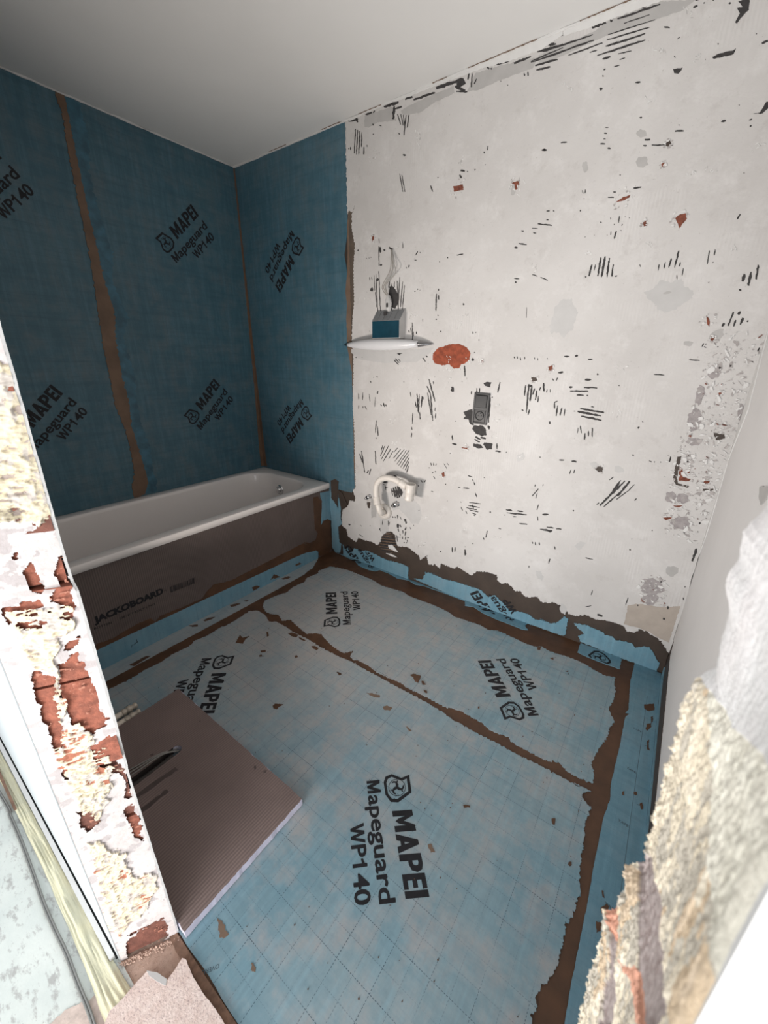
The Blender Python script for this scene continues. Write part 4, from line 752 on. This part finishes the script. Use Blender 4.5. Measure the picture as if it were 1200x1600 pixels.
mesh('mounting_box', V, [tuple(range(n-1, -1, -1)), tuple(range(n, 2*n))]+[(i, (i+1) % n, n+(i+1) % n, n+i) for i in range(n)], m_plgrey, lamp, label='pale mounting box')
box('front_plate', (X0+.003, -.057, lz+.03), (X1-.003, -.0535, lz+.114), m_teal, lamp, .001, label='front plate painted with a dark blue reflection')  # dark blue colour paints the room mirrored in a chrome face
for i in range(5):
    a, b = X0+(X1-X0)*i/5+.002, X0+(X1-X0)*(i+1)/5-.001
    mesh('cover_slat', [(a, -.0555, lz+.117), (b, -.0555, lz+.117), (b, -.0135, lz+.168), (a, -.0135, lz+.168), (a, -.053, lz+.115), (b, -.053, lz+.115), (b, -.011, lz+.165), (a, -.011, lz+.165)], [(0, 1, 2, 3), (0, 4, 5, 1), (1, 5, 6, 2), (2, 6, 7, 3), (3, 7, 4, 0)], m_brushed, lamp)
# wires hanging to the lamp
def wp(q, y): return tuple(float(v) for v in at(q, 1, y))
m_wire = simple('pale_grey_wire', (.36, .34, .31), .5)
wl = ['pale grey wire hanging to the lamp, left strand', 'pale grey wire hanging to the lamp, middle strand', 'pale grey wire hanging to the lamp, right strand']
for i, pts in enumerate((t6(455,145, 455,230, 443,320, 388,430, 398,480, 430,515), t6(458,150, 466,240, 462,330, 400,430, 410,475, 438,515), t6(462,150, 470,240, 490,330, 412,425, 420,480, 445,515))):
    tube('lamp_wire', spline([wp(q, -.004-.03*math.sin(math.pi*j/5)-.004*i) for j, q in enumerate(pts)], 6), .0021, m_wire, None, 6, label=wl[i], cat='wire', group='wires above the lamp')
con = wp(t6(433, 570)[0], -.02)
cn = empty('wire_connector', con, label='grey connector block hanging on the wires above the lamp', cat='connector')
bm = bmesh.new(); bmesh.ops.create_icosphere(bm, subdivisions=3, radius=1)
for v in bm.verts: n_ = float(fbm(v.co.x*1.6, v.co.y*1.6, v.co.z*1.6, 3)); v.co = Vector((v.co.x*.019*(1+n_*.5), v.co.y*.014, v.co.z*.042*(1+n_*.4)))+Vector(con)
from_bm('connector_body', bm, m_plgrey, cn, label='grey taped connector')
for s_ in (-1, 1): box('metal_clip', (con[0]-.018*(1.1 if s_ < 0 else .2), con[1]-.016, con[2]-.04+.02*s_), (con[0]+.004*s_+.004, con[1]-.011, con[2]-.02+.02*s_), m_mark, cn, .001)
tube('supply_cable', spline([wp(t6(425, 620)[0], -.015), wp(t6(421, 660)[0], -.02), wp(t6(422, 705)[0], -.024)], 5), .005, m_cable2, None, 10, label='short black cable from the connector into the lamp box', cat='cable')

# ------------------------------------------------------------------ switch and socket
m_anth = simple('anthracite_plastic', (.055, .056, .058), .4, var=.05); m_anth2 = simple('anthracite_insert', (.042, .043, .045), .35, var=.05); m_black = simple('black_plastic', (.008, .008, .008), .5, var=.05)
sx, sz_ = 1.8025, 1.1255; sw = empty('switch_and_socket', (sx, 0, sz_), label='anthracite double frame on the white wall, light switch above a power socket', cat='socket')
fr = [(-.0405, -.076), (.0405, -.076), (.0405, .076), (-.0405, .076)]
a_ = -.035
def rot(p): return (sx+p[0]*math.cos(a_)+p[1]*math.sin(a_)*-1, sz_+p[1]*math.cos(a_)+p[0]*math.sin(a_))
def slab(name, cx, cz_, w_, h_, o0, o1, mat, par=None, bev=.002, **k):
    bm = bmesh.new(); bmesh.ops.create_cube(bm, size=1)
    for v in bm.verts: v.co = Vector((v.co.x*w_+cx, v.co.y*(o1-o0)-(o0+o1)/2, v.co.z*h_+cz_))
    bmesh.ops.bevel(bm, geom=bm.edges[:], offset=bev, segments=2, affect='EDGES')
    for v in bm.verts: p = rot((v.co.x, v.co.z)); v.co = Vector((p[0], v.co.y, p[1]))
    return from_bm(name, bm, mat, par or sw, **k)
for nm, cx, cz_, w_, h_ in (('frame', 0, .0735, .083, .008), ('frame', 0, -.0735, .083, .008), ('frame', -.036, 0, .011, .150), ('frame', .036, 0, .011, .150), ('frame', 0, 0, .07, .014)): slab(nm, cx, cz_, w_, h_, -.001, .010, m_anth)
slab('back_plate', 0, 0, .078, .148, -.001, .005, m_black)
slab('switch_rocker', 0, .0355, .057, .057, .004, .0125, m_anth2, bev=.0015); ins = slab('socket_insert', 0, -.0355, .057, .057, .004, .009, m_anth2, bev=.0015)
pc = rot((0, -.0355)); lathe('socket_well', [(.0225, -.001), (.0225, .0035), (.0195, .0035), (.0185, -.003), (.005, -.004)], (pc[0], -.008, pc[1]), (0, -1, 0), m_black, ins, 26, label='round recessed socket well')
for dx, dz in ((-.0095, 0), (.0095, 0)):
    q = rot((dx, -.0355+dz)); lathe('pin_hole', [(.0034, 0), (.0034, .0018), (.002, .002)], (q[0], -.0085, q[1]), (0, -1, 0), m_anth, ins, 10)
q = rot((0, -.0245)); lathe('earth_pin', [(.0024, 0), (.0024, .010), (.001, .011)], (q[0], -.0075, q[1]), (0, -1, 0), m_chrome, ins, 10, label='metal earth pin')

# ------------------------------------------------------------------ basin drain pipe and stop valves
m_pvc = simple('white_plastic_drain', (.72, .68, .63), .35, var=.03)
dr = empty('drain_pipe', wp((600, 798), 0), label='white plastic basin drain pipe curving up from the wall', cat='pipe')
rc = wp(t5(258, 898)[0], -.012)
lathe('wall_rosette', [(.052, -.012), (.052, .0), (.046, .010), (.034, .014), (.027, .012), (.024, .003), (.01, .002)], rc, (0, -1, 0), m_pvc, dr, 30, label='round white wall rosette')
pp = [wp(rc and t5(255, 900)[0], -.01)]+[wp(q, -.07) for q in t5(232,905)]
el = [wp(t5(258, 900)[0], -.012), wp(t5(248, 903)[0], -.045), wp(t5(237, 905)[0], -.066), wp(t5(229, 892)[0], -.075), wp(t5(222, 870)[0], -.076), wp(t5(218, 850)[0], -.076)]
tube('elbow', spline(el, 6), .0185, m_pvc, dr, 18)
bend = [wp(q, -.076) for q in t5(219,855, 210,815, 205,770, 210,715, 240,680, 285,672, 330,684, 372,706, 405,730)]
tube('bent_pipe', spline(bend, 7), .0178, m_pvc, dr, 18)
def collar(a, b, r, nm='coupling'):
    a, b = Vector(a), Vector(b); d = (b-a); ln = d.length
    lathe(nm, [(r*.8, 0), (r, .002), (r, ln*.3), (r*.94, ln*.34), (r*.94, ln*.9), (r*.8, ln)], a, d, m_pvc, dr, 20)
collar(wp(t5(213, 850)[0], -.076), wp(t5(206, 795)[0], -.076), .0235); collar(wp(t5(365, 702)[0], -.076), wp(t5(408, 730)[0], -.076), .0235)
ta, tb = Vector(wp(t5(424, 822)[0], -.078)), Vector(wp(t5(438, 712)[0], -.078)); d_ = (tb-ta); ln = d_.length
lathe('pipe_socket', [(.022, 0), (.027, .004), (.028, .012), (.0265, .016), (.0265, ln*.45), (.0285, ln*.5), (.0285, ln*.58), (.027, ln*.62), (.028, ln*.9), (.0295, ln*.93), (.0295, ln), (.0235, ln), (.0225, ln*.7), (.012, ln*.69)], ta, d_, m_pvc, dr, 24, label='upright white pipe socket, open at the top')
for i, (q, s_) in enumerate(((t5(165, 795)[0], 1), (t5(345, 845)[0], 1.25))):
    c = wp(q, 0); v_ = empty('stop_valve', c, label=['small chrome valve stub left of the drain pipe', 'small chrome valve stub inside the bend of the drain pipe'][i], cat='valve', group='water valves on the wall')
    lathe('valve_body', [(.016*s_, -.001), (.016*s_, .004), (.010*s_, .006), (.010*s_, .022), (.013*s_, .024), (.013*s_, .034), (.008*s_, .036)], c, (0, -1, 0), m_chrome, v_, 16)
    c2 = (c[0], -.015, c[2]); lathe('side_outlet', [(.007*s_, 0), (.007*s_, .018), (.0095*s_, .019), (.0095*s_, .030), (.006*s_, .031)], c2, (-.8, -.1, -.55), m_chrome, v_, 12)

# ------------------------------------------------------------------ rough door jambs: dense relief grids coloured by zone
def vc_mat(name, rough=.85, bump=.5, bs=400, var=.25):
    t = NT(name); a = t.n('ShaderNodeVertexColor'); a.layer_name = 'Col'
    n1 = t.step(t.noise(90, 5, .7), .3, .7, var); col = t.mix(n1, a.outputs[0], (.5, .42, .36), 'MULTIPLY')
    t.bump(t.noise(bs, 4, .7), bump, .001); return t.out(col, rough, 0, .2)
m_jamb = vc_mat('plaster_and_foam'); m_jamb2 = vc_mat('foam_and_plaster', bs=500, bump=.6, var=.18)
m_brick = simple('jamb_brick', (.36, .115, .07), .85, var=.45, scale=70, bump=.6, bs=250); m_brickdark = simple('dark_jamb_brick', (.22, .085, .06), .85, var=.4, scale=60, bump=.6, bs=250)
m_mortar = simple('jamb_mortar', (.36, .31, .27), .9, var=.3, scale=80, bump=.6)
def grid(name, P, col, mat, parent, keep=None, **k):
    """P: (n, m, 3) points, col: (n, m, 3), keep: (n, m) mask of kept vertices"""
    n, m = P.shape[:2]; idx = np.arange(n*m).reshape(n, m)
    f = np.stack([idx[:-1, :-1], idx[:-1, 1:], idx[1:, 1:], idx[1:, :-1]], -1)
    if keep is not None: f = f[keep[:-1, :-1] & keep[1:, :-1] & keep[:-1, 1:] & keep[1:, 1:]]
    f = f.reshape(-1, 4); base = np.array(origin(parent)); V = (P.reshape(-1, 3)-base).astype(np.float32)
    me = bpy.data.meshes.new(name); me.vertices.add(n*m); me.vertices.foreach_set('co', V.ravel())
    me.loops.add(f.size); me.loops.foreach_set('vertex_index', f.ravel().astype(np.int32))
    me.polygons.add(len(f)); me.polygons.foreach_set('loop_start', np.arange(0, f.size, 4, dtype=np.int32)); me.polygons.foreach_set('use_smooth', np.ones(len(f), bool))
    me.update(); ca = me.color_attributes.new('Col', 'FLOAT_COLOR', 'POINT'); c4 = np.ones((n*m, 4), np.float32); c4[:, :3] = col.reshape(-1, 3); ca.data.foreach_set('color', c4.ravel())
    me.materials.append(mat); o = bpy.data.objects.new(name, me); COL.objects.link(o); o.parent = parent; return kw(o, **k)
def project(P):
    d = P-CAM; k = d@Fv; k = np.where(k < .01, .01, k); return CX+FPX*(d@Rv)/k, CY-FPX*(d@Uv)/k
def zone(base, pix_, f, *v):
    return inside(f(*v), *pix_)
# --- left jamb. room-side edge and hall-side edge from the photograph, both as functions of height
ez = np.array([-.02, .03, .2, .52, .69, .99, 1.0, 1.03, 1.27, 1.39, 1.7, 2.25]); ex = np.array([1.872, 1.872, 1.865, 1.852, 1.872, 1.880, 1.866, 1.862, 1.878, 1.884, 1.885, 1.885])
n, m = 1150, 78
z = np.linspace(-.01, 1.62, n)[:, None]; u = np.linspace(0, 1, m)[None, :]
xe = np.interp(z, ez, ex)+.0035*fbm(z*40, z*0+1., z*0, 4)
X = JL0+(xe-JL0)*u; Y = (LH-.0005)+(L-LH+.0005)*u+0*z; Z = z+0*u
pxy = project(np.stack([X, Y, Z], -1))
# wobble the zone outlines so that they look torn, not drawn
wob = (pxy[0]+9*fbm(Z*90, Y*90, X*0+5, 4), pxy[1]+9*fbm(Z*90, Y*90, X*0+9, 4))
zl, z5 = crop(0, 780, .2625), crop(0, 1180, .35)
def Zn(f, *v): return inside(f(*v), *wob)
cream = (Zn(crop(0,480,.2627), 0,330, 90,340, 130,540, 200,700, 260,900, 310,1150, 300,1260, 220,1300, 120,1270, -300,1330, -500,300)
  | Zn(zl, 30,660, 250,650, 420,620, 440,780, 360,830, 330,960, 350,1080, 400,1250, 350,1340, 320,1200, 320,1040, 200,1010, 130,900)
  | Zn(zl, 370,1380, 470,1320, 560,1420, 500,1530, 760,1600, 340,1600, 330,1500) | Zn(z5, 270,30, 480,-40, 500,60, 480,200, 440,290, 350,250, 300,120)
  | Zn(z5, 390,390, 450,370, 480,420, 560,440, 570,490, 600,540, 700,530, 690,600, 640,690, 580,760, 540,800, 480,780, 460,650, 420,500))
red = (Zn(zl, 330,350, 370,340, 420,500, 440,640, 300,620, 330,560, 380,520, 340,430) | Zn(zl, 150,430, 180,390, 240,480, 250,560, 200,560)
  | Zn(zl, 20,650, 240,590, 260,630, 60,690, 50,740) | Zn(zl, 60,690, 430,640, 440,700, 250,760, 90,800)
  | Zn(zl, 190,1080, 200,1020, 320,1060, 350,1200, 370,1400, 360,1520, 320,1480, 250,1280) | Zn(zl, 345,980, 450,920, 490,990, 560,1130, 640,1340, 560,1400, 430,1350, 380,1180)
  | Zn(zl, 370,890, 460,830, 465,860, 400,900) | Zn(zl, 540,1480, 650,1400, 690,1540, 720,1620, 640,1620, 570,1560) | Zn(z5, 280,60, 300,60, 302,110, 285,105)
  | Zn(z5, 440,-20, 500,-20, 520,30, 555,60, 580,150, 585,200, 560,190, 545,90, 490,30) | Zn(z5, 350,250, 370,240, 440,280, 430,320, 385,350, 365,320)
  | Zn(z5, 560,240, 595,220, 620,290, 635,380, 600,350, 565,290) | Zn(z5, 555,850, 600,800, 715,720, 750,760, 755,800, 690,870, 595,960, 570,900))
holes_ = cream & (fbm(Z*60, Y*90, X*0+2, 4) > .20)
dark = Zn(zl, -50,60, 130,60, 130,120, -50,140) | Zn(zl, 240,90, 310,130, 300,200, 250,180)
hole = Zn(zl, 75,340, 100,325, 112,345, 90,358)
fn = fbm(Z*170, Y*170, X*0, 4); fl = fbm(Z*14, Y*14, X*0+3, 3)
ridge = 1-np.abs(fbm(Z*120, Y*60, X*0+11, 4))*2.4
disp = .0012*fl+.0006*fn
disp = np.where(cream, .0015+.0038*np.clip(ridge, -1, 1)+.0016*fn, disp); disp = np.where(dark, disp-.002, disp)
keep = ~(red & (fn > -.33) & ~(cream & (ridge > .3))) & ~hole
e_ = np.minimum(1, np.minimum(u*9, (1-u)*9+.12))
Xd = X+disp*e_
white = np.array([.66, .61, .60]); cw = white+(.07*fl)[..., None]
cw = np.where((fbm(Z*50, Y*50, X*0+7, 4) > .22)[..., None], np.array([.50, .46, .46]), cw)
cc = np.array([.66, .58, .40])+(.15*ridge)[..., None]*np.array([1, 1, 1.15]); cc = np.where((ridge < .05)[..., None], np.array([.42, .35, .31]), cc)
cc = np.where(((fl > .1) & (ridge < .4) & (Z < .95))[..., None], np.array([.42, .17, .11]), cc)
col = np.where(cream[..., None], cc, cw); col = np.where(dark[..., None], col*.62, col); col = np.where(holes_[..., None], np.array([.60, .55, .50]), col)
colr = np.where((red & ~cream)[..., None], np.array([.45, .2, .14]), col)
jp = np.stack([Xd, Y, Z], -1)
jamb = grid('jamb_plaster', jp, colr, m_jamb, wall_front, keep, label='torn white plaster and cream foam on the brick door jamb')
# bricks of the jamb, seen where plaster has fallen off: one upright course of blocks beside another
bt_ = [0, .088, .25, .345, .43, .52, .60, .81, .90, 1.0, 1.09, 1.30, 1.52]
rb = random.Random(11)
for i in range(len(bt_)-1):
    z0, z1 = bt_[i]+.003, bt_[i+1]-.003; zm = (z0+z1)/2; xr = float(np.interp(zm, ez, ex))
    wide = (z1-z0) < .1
    spans = [(.05, .985)] if wide else [(.08, .46), (.49, .985)]
    for s0, s1 in spans:
        d0 = -.0034-rb.random()*.0008; V = []
        for zz in (z0, z1):
            for s_ in (s0, s1):
                x_ = JL0+(xr-JL0)*s_; y_ = LH+.002+(L-LH-.002)*s_
                V += [(x_+d0, y_, zz), (x_+d0-.03, y_+.004, zz)]
        mesh('brick', V, [(0, 2, 6, 4), (1, 5, 7, 3), (0, 4, 5, 1), (2, 3, 7, 6), (4, 6, 7, 5), (0, 1, 3, 2)], m_brickdark if i == 0 or rb.random() < .15 else m_brick, wall_front)
m_ = mesh('mortar', [(JL0-.03, LH+.001, -.002), (JL0-.008, LH+.002, -.002), (1.841, L-.001, -.002), (JL0-.03, L-.001, -.002)]+[(JL0-.03, LH+.001, 2.25), (JL0-.008, LH+.002, 2.25), (1.848, L-.001, 2.25), (JL0-.03, L-.001, 2.25)],
     [(0, 1, 2, 3), (4, 7, 6, 5), (1, 0, 4, 5), (2, 1, 5, 6), (3, 2, 6, 7)], m_mortar, wall_front)
m_hallw = simple('hall_wall_plaster', (.56, .60, .62), .7, var=.04, scale=6, bump=.1)
# plaster on the hall side and the thin plaster lip on the room side of the left jamb
hs = [(JL0+.001, LH-.0005, a) for a in np.linspace(0, 2.2, 40)]
box('plaster_skin', (-T, LH-.002, .004), (JL0+.0005, LH-.0002, H), m_hallw, wall_front, label='smooth white plaster on the hall side')
V, Fc = [], []
for i, zz in enumerate(np.linspace(0, 2.25, 320)):
    xr = float(np.interp(zz, ez, ex))+.0035*float(fbm(zz*40, 1., 0., 4)); V += [(xr, L, zz), (xr+.0005, L+.004, zz), (xr-.05, L+.005, zz), (JL0-.03, L+.0045, zz)]
    if i: o = 4*i-4; Fc += [(o+j, o+j+1, o+j+5, o+j+4) for j in range(3)]
mesh('plaster_lip', V, Fc, m_pwhite, wall_front)

# --- right jamb: close to the lens, torn foam and plaster
sil = [(1215, 700), (1200, 790), (1162, 830), (1158, 870), (1140, 895), (1135, 915), (1141, 955), (1125, 1010), (1122, 1040), (1084, 1062), (1066, 1108), (1052, 1178), (1040, 1200), (1036, 1225), (1022, 1290), (1008, 1345), (998, 1375), (974, 1352), (972, 1395), (966, 1418), (944, 1424), (940, 1468), (930, 1500), (918, 1545), (905, 1600), (880, 1680)]
sz3 = [at(q, 1, L) for q in sil]; sz3 = sorted([(float(w[2]), float(w[0])) for w in sz3])
zz_, xx_ = np.array([s[0] for s in sz3]), np.array([s[1] for s in sz3])
n, m = 1200, 230
z = np.linspace(.93, 1.42, n)[:, None]; v = np.linspace(0, 1, m)[None, :]
edge_x = np.interp(z, zz_, xx_)+.001*np.where(z > 1.21, .4, 1)*fbm(z*260, z*0+4, z*0, 4)-.0018*np.clip(fbm(z*1500, z*0+8, z*0, 3), 0, 1)*np.where(z > 1.21, .25, 1)
hall_y = np.interp(z, [1.0, 1.19, 1.222, 1.263, 1.30], [-1.846, -1.849, -1.854, -1.851, -1.86])+.002*fbm(z*120, z*0, z*0+3, 4)
Y = L+(hall_y-L)*v; base_x = JR+.004*np.sin(v*3.14)+0*z
X = edge_x+(base_x-edge_x)*np.minimum(1, v*2.2)**.6; Z = z+0*v
pr = project(np.stack([X, Y, Z], -1)); wob = (pr[0]+10*fbm(Z*60, Y*60, X*0+5, 4), pr[1]+22*fbm(Z*60, Y*60, X*0+9, 4))
f1 = fbm(Z*70, Y*160, X*0, 5); f2 = fbm(Z*330, Y*700, X*0+4, 5); f3 = fbm(Z*18, Y*40, X*0+8, 3)
cr_ = crop(840, 1150, .3)
top = wob[1] < 1040+(wob[0]-1080)*1.3
grey_ = Zn(cr_, 560,560, 600,640, 650,900, 640,1100, 690,1500, 540,1500, 500,1000, 520,800, 540,640) | Zn(cr_, 380,1000, 430,1080, 400,1300, 380,1500, 320,1500, 350,1200)
peach = Zn(cr_, 440,1190, 500,1200, 545,1300, 545,1500, 520,1480) | Zn(cr_, 365,890, 410,885, 430,1000, 430,1100, 390,1060, 360,960)
cream2 = ~top & ~grey_
disp = .0009*f1+.0009*f2+.0012*f3; disp = np.where(top, .0012*f3+.0002*f2, disp); disp = np.where(grey_, disp*.4-.0012, disp)
w_e = np.minimum(1, np.minimum(v, 1-v)*12+.25); X = X-np.clip(disp, -.003, .004)*w_e*.9-.0018*f2*(v < .06)*~top
Y[:, -1] = -1.8574; X[:, -1] = JR+.0015
c = np.array([.87, .78, .62])+(.22*f1)[..., None]+(.10*f3)[..., None]; c = np.where((f3 > .12)[..., None], np.array([.76, .60, .42])+(.2*f1)[..., None], c); c = np.where(((f1 < -.14))[..., None], np.array([.62, .57, .48]), c)
c = np.where((wob[0] > 1110)[..., None] & ~top[..., None], np.array([.86, .83, .72])+(.12*f1)[..., None], c)
c = np.where(grey_[..., None], np.array([.44, .37, .355])+(.2*f2)[..., None], c); c = np.where(peach[..., None], np.array([.80, .42, .30]), c)
c = np.where(top[..., None], np.array([.88, .875, .87])+(.10*f3)[..., None]*np.array([1.2, .7, .8])+(.05*f2)[..., None], c)
grid('jamb_foam', np.stack([X, Y, Z], -1)[:, ::-1], np.clip(c, .02, 1)[:, ::-1], m_jamb2, wall_front, None, label='torn cream foam and chalky plaster on the near right jamb')
for za, zb in ((0, .93), (1.42, 2.25)):
    n2 = 120; z = np.linspace(za, zb, n2)[:, None]; v = np.linspace(0, 1, 24)[None, :]
    X = JR+.003*fbm(z*40, v*4, z*0, 4); Y = L+(-1.852-L)*v+0*z; Z = z+0*v
    cc = np.where((fbm(z*12, v*3, z*0+2, 3) > 0)[..., None], np.array([.72, .63, .46]), np.array([.72, .70, .69])); grid('jamb_foam', np.stack([X, Y, Z], -1)[:, ::-1], cc[:, ::-1], m_jamb2, wall_front)
box('jamb_core', (JR+.012, -1.850, -.002), (JR+.032, L-.0008, 2.25), m_mortar, wall_front)
box('plaster_skin', (JR+.001, -1.857, -.002), (W+T+.9, -1.8525, 2.25), m_pwhite, wall_front, label='white hall-side plaster beside the right jamb')

# ------------------------------------------------------------------ hall floor and threshold
t = NT('dusty_hall_floor'); col = t.mix(t.step(t.noise(9, 5, .6), .35, .65), (.60, .64, .61), (.68, .71, .67))
col = t.mix(t.step(t.noise(22, 5, .7, stretch=(1, 2.2, 1), rot=(0, 0, .7), loc=(2, 2, 0)), .53, .64, .8), col, (.36, .35, .34)); col = t.mix(t.step(t.noise(120, 3, .7), .66, .74, .6), col, (.25, .22, .2))
t.bump(t.noise(60, 4), .3); m_hall = t.out(col, .7, 0, .3)
hall_floor = box('floor', (-.6, -4.2, -.1), (4.6, LH-.0005, -.001), m_hall, kind='structure', label='pale dusty hall floor outside the doorway')
t = NT('dusty_pink_mortar'); col = t.mix(t.step(t.noise(30, 5, .7), .35, .65), (.48, .33, .26), (.60, .44, .36)); col = t.mix(t.step(t.noise(200, 3, .7), .6, .7, .7), col, (.28, .2, .16)); t.bump(t.noise(120, 5, .7), .6); m_thr = t.out(col, .9, 0, .2)
m_scrapd = simple('pink_plaster_dust', (.66, .54, .48), .9, var=.25, scale=60, bump=.4)
threshold = box('trim_1', (JL0-.02, LH-.0004, -.1), (JR+.03, L-.0012, -.004), m_thr, kind='structure', label='dusty mortar threshold of the doorway')
m_lath = simple('brown_threshold_strip', (.26, .15, .10), .8, var=.4, scale=60, bump=.4)
V, Fc = [], []
for i, x in enumerate(np.linspace(JL1-.012, JR, 90)):
    w_ = .017+.0015*math.sin(x*60)+rnd.uniform(-.0008, .0008)
    V += [(x, L-.0005, -.004), (x, L-.0005, .0025), (x, L-w_, .003), (x, L-w_, -.004)]
    if i: o = 4*i-4; Fc += [(o+j, o+j+1, o+j+5, o+j+4) for j in range(3)]
mesh('threshold_strip', V, Fc, m_lath, threshold, label='brown strip along the membrane edge')
# rubble crumbs in the corner at the pier foot
V, Fc = [], []
rb = random.Random(4)
def crumb(c, r):
    n0 = len(V); P = [(1, 0, 0), (-1, 0, 0), (0, 1, 0), (0, -1, 0), (0, 0, 1), (0, 0, -1)]
    for p in P: V.append(tuple(c[i]+p[i]*r*rb.uniform(.6, 1.3)*(.6 if i == 2 else 1)+rb.uniform(-.2, .2)*r for i in range(3)))
    for f in ((0, 2, 4), (2, 1, 4), (1, 3, 4), (3, 0, 4), (2, 0, 5), (1, 2, 5), (3, 1, 5), (0, 3, 5)): Fc.append(tuple(n0+i for i in f))
for _ in range(420):
    s_ = rb.random(); x = JL0+.004+(1.875-JL0)*s_+abs(rb.gauss(0, .006)); y = LH+(L-LH)*s_-rb.random()*.004; crumb((x, y, -.002+rb.random()*.004), rb.uniform(.0008, .004))
for _ in range(260): crumb((rb.uniform(1.80, 1.95), rb.uniform(-1.90, -1.80), -.001), rb.uniform(.0005, .0018))
mesh('rubble', V, Fc, m_thr, threshold, kind='stuff', label='crumbs of mortar at the foot of the jamb')

poly('plaster_dust', 'F', p2('F', z5(200,1215, 270,1160, 330,1120, 400,1095, 450,1060, 520,1075, 540,1160, 520,1300, 180,1300), False), -.001, .0004, m_scrapd, hall_floor, .004, label='pinkish plaster dust on the hall floor')
# broken piece of plasterboard lying in the doorway
t = NT('crumbly_pink_plaster'); col = t.mix(t.step(t.noise(50, 5, .7), .35, .62), (.80, .68, .63), (.70, .56, .51)); col = t.mix(t.step(t.noise(170, 4, .7, stretch=(1, 2, 1), rot=(0, 0, .6)), .55, .63, .85), col, (.44, .33, .32)); t.bump(t.noise(160, 5, .75), .9, .002); m_scrap = t.out(col, .9, 0, .2)
PL['S'] = (2, .014, 1)
so = p2('S', z5(530,1105, 590,1035, 655,965, 668,962, 700,972, 748,1002, 785,950, 812,905, 828,910, 860,985, 905,1060, 960,1130, 1010,1210, 1040,1290, 900,1420, 600,1400, 440,1260, 490,1140))
scrap = empty('plasterboard_scrap', (so[0][0], so[0][1], 0), label='torn pinkish plasterboard scrap with a notched top, lying in the doorway', cat='rubble')
poly('plaster_face', 'S', ragged(so, .0004, .004), -.012, .0, m_scrap, scrap)
so2 = p2('S', z5(655,962, 700,970, 745,1000, 740,1030, 700,1010, 665,985)); poly('paper_flap', 'S', so2, .0, .0012, m_plgrey, scrap, .0003, .004, label='pale blue-grey curled paper edge')
# plastic sheet folded along the hall wall, with a cable and two laths
t = NT('yellowed_plastic_sheet'); col = t.mix(t.step(t.noise(12, 4, .6), .35, .65), (.62, .60, .44), (.70, .66, .46)); t.bump(t.noise(25, 4, .6, stretch=(1, 5, 1)), .6, .004); m_foil = t.out(col, .35, 0, .5)
nx_, ny_ = 160, 26
xs = np.linspace(-.3, 1.93, nx_)[:, None]; vv = np.linspace(0, 1, ny_)[None, :]
ya = np.interp(xs, [.9, 1.3, 1.7, 1.85, 1.93], [-1.885, -1.884, -1.881, -1.876, -1.872]); yb = np.interp(xs, [.9, 1.2, 1.5, 1.7, 1.80, 1.86, 1.93], [-1.918, -1.915, -1.916, -1.922, -1.926, -1.930, -1.932])
Yg = ya+(yb-ya)*vv+.002*fbm(xs*14, vv*2, xs*0, 3); Zg = .0015+.006*np.sin(vv*3.1416)**.5*(.35+np.abs(fbm(xs*5, vv*5, xs*0+2, 3))*2)
P = np.stack([xs+0*vv, Yg, Zg], -1)[:, ::-1]; idx = np.arange(nx_*ny_).reshape(nx_, ny_)
fs = np.stack([idx[:-1, :-1], idx[1:, :-1], idx[1:, 1:], idx[:-1, 1:]], -1).reshape(-1, 4)
mesh('plastic_sheet', [tuple(map(float, p)) for p in P.reshape(-1, 3)], [tuple(map(int, f)) for f in fs], m_foil, None, smooth=True, label='crumpled yellowish plastic sheet along the foot of the hall wall', cat='plastic sheet')
box('baseboard_hall', (-.5, LH-.016, 0), (1.795, LH-.006, .012), m_pwhite, kind='structure', label='low pale strip along the foot of the hall wall')
box('dark_gap', (-.5, LH-.006, -.0005), (1.80, LH-.0018, .001), m_black, hall_floor, label='dark gap beside the strip')
V, Fc = [], []
m_hc = simple('grey_hall_cable', (.22, .22, .21), .45)
hc = [at(q, 2, .004) for q in z5(-300,-300, 0,165, 50,270, 100,385, 150,520, 200,660, 250,775, 300,880, 350,1010, 400,1130, 440,1250)]
for k_ in (0, 1):
    pth = spline([(float(p[0]), float(p[1])-.0045*k_, .004) for p in hc], 6)
    tube('hall_cable', pth, .0024, m_hc, None, 8, label=['grey cable on the hall floor, strand nearer the wall', 'grey cable on the hall floor, strand farther from the wall'][k_], cat='cable', group='cables on the hall floor')
a_, b_ = at(z5(10, 110)[0], 2, .01), at(z5(68, 240)[0], 2, .01)
d_ = Vector((b_-a_)); nrm_ = Vector((-d_.y, d_.x, 0)).normalized()*.0035
V = [tuple(Vector(p)+s_*nrm_+Vector((0, 0, dz))) for p in (a_-np.array(d_)*2, b_) for s_ in (-1, 1) for dz in (-.004, .002)]
mesh('wooden_lath', V, [(0, 1, 3, 2), (4, 6, 7, 5), (0, 4, 5, 1), (2, 3, 7, 6), (1, 5, 7, 3), (0, 2, 6, 4)], m_lath, None, label='thin brown wooden lath lying on the plastic sheet', cat='lath')
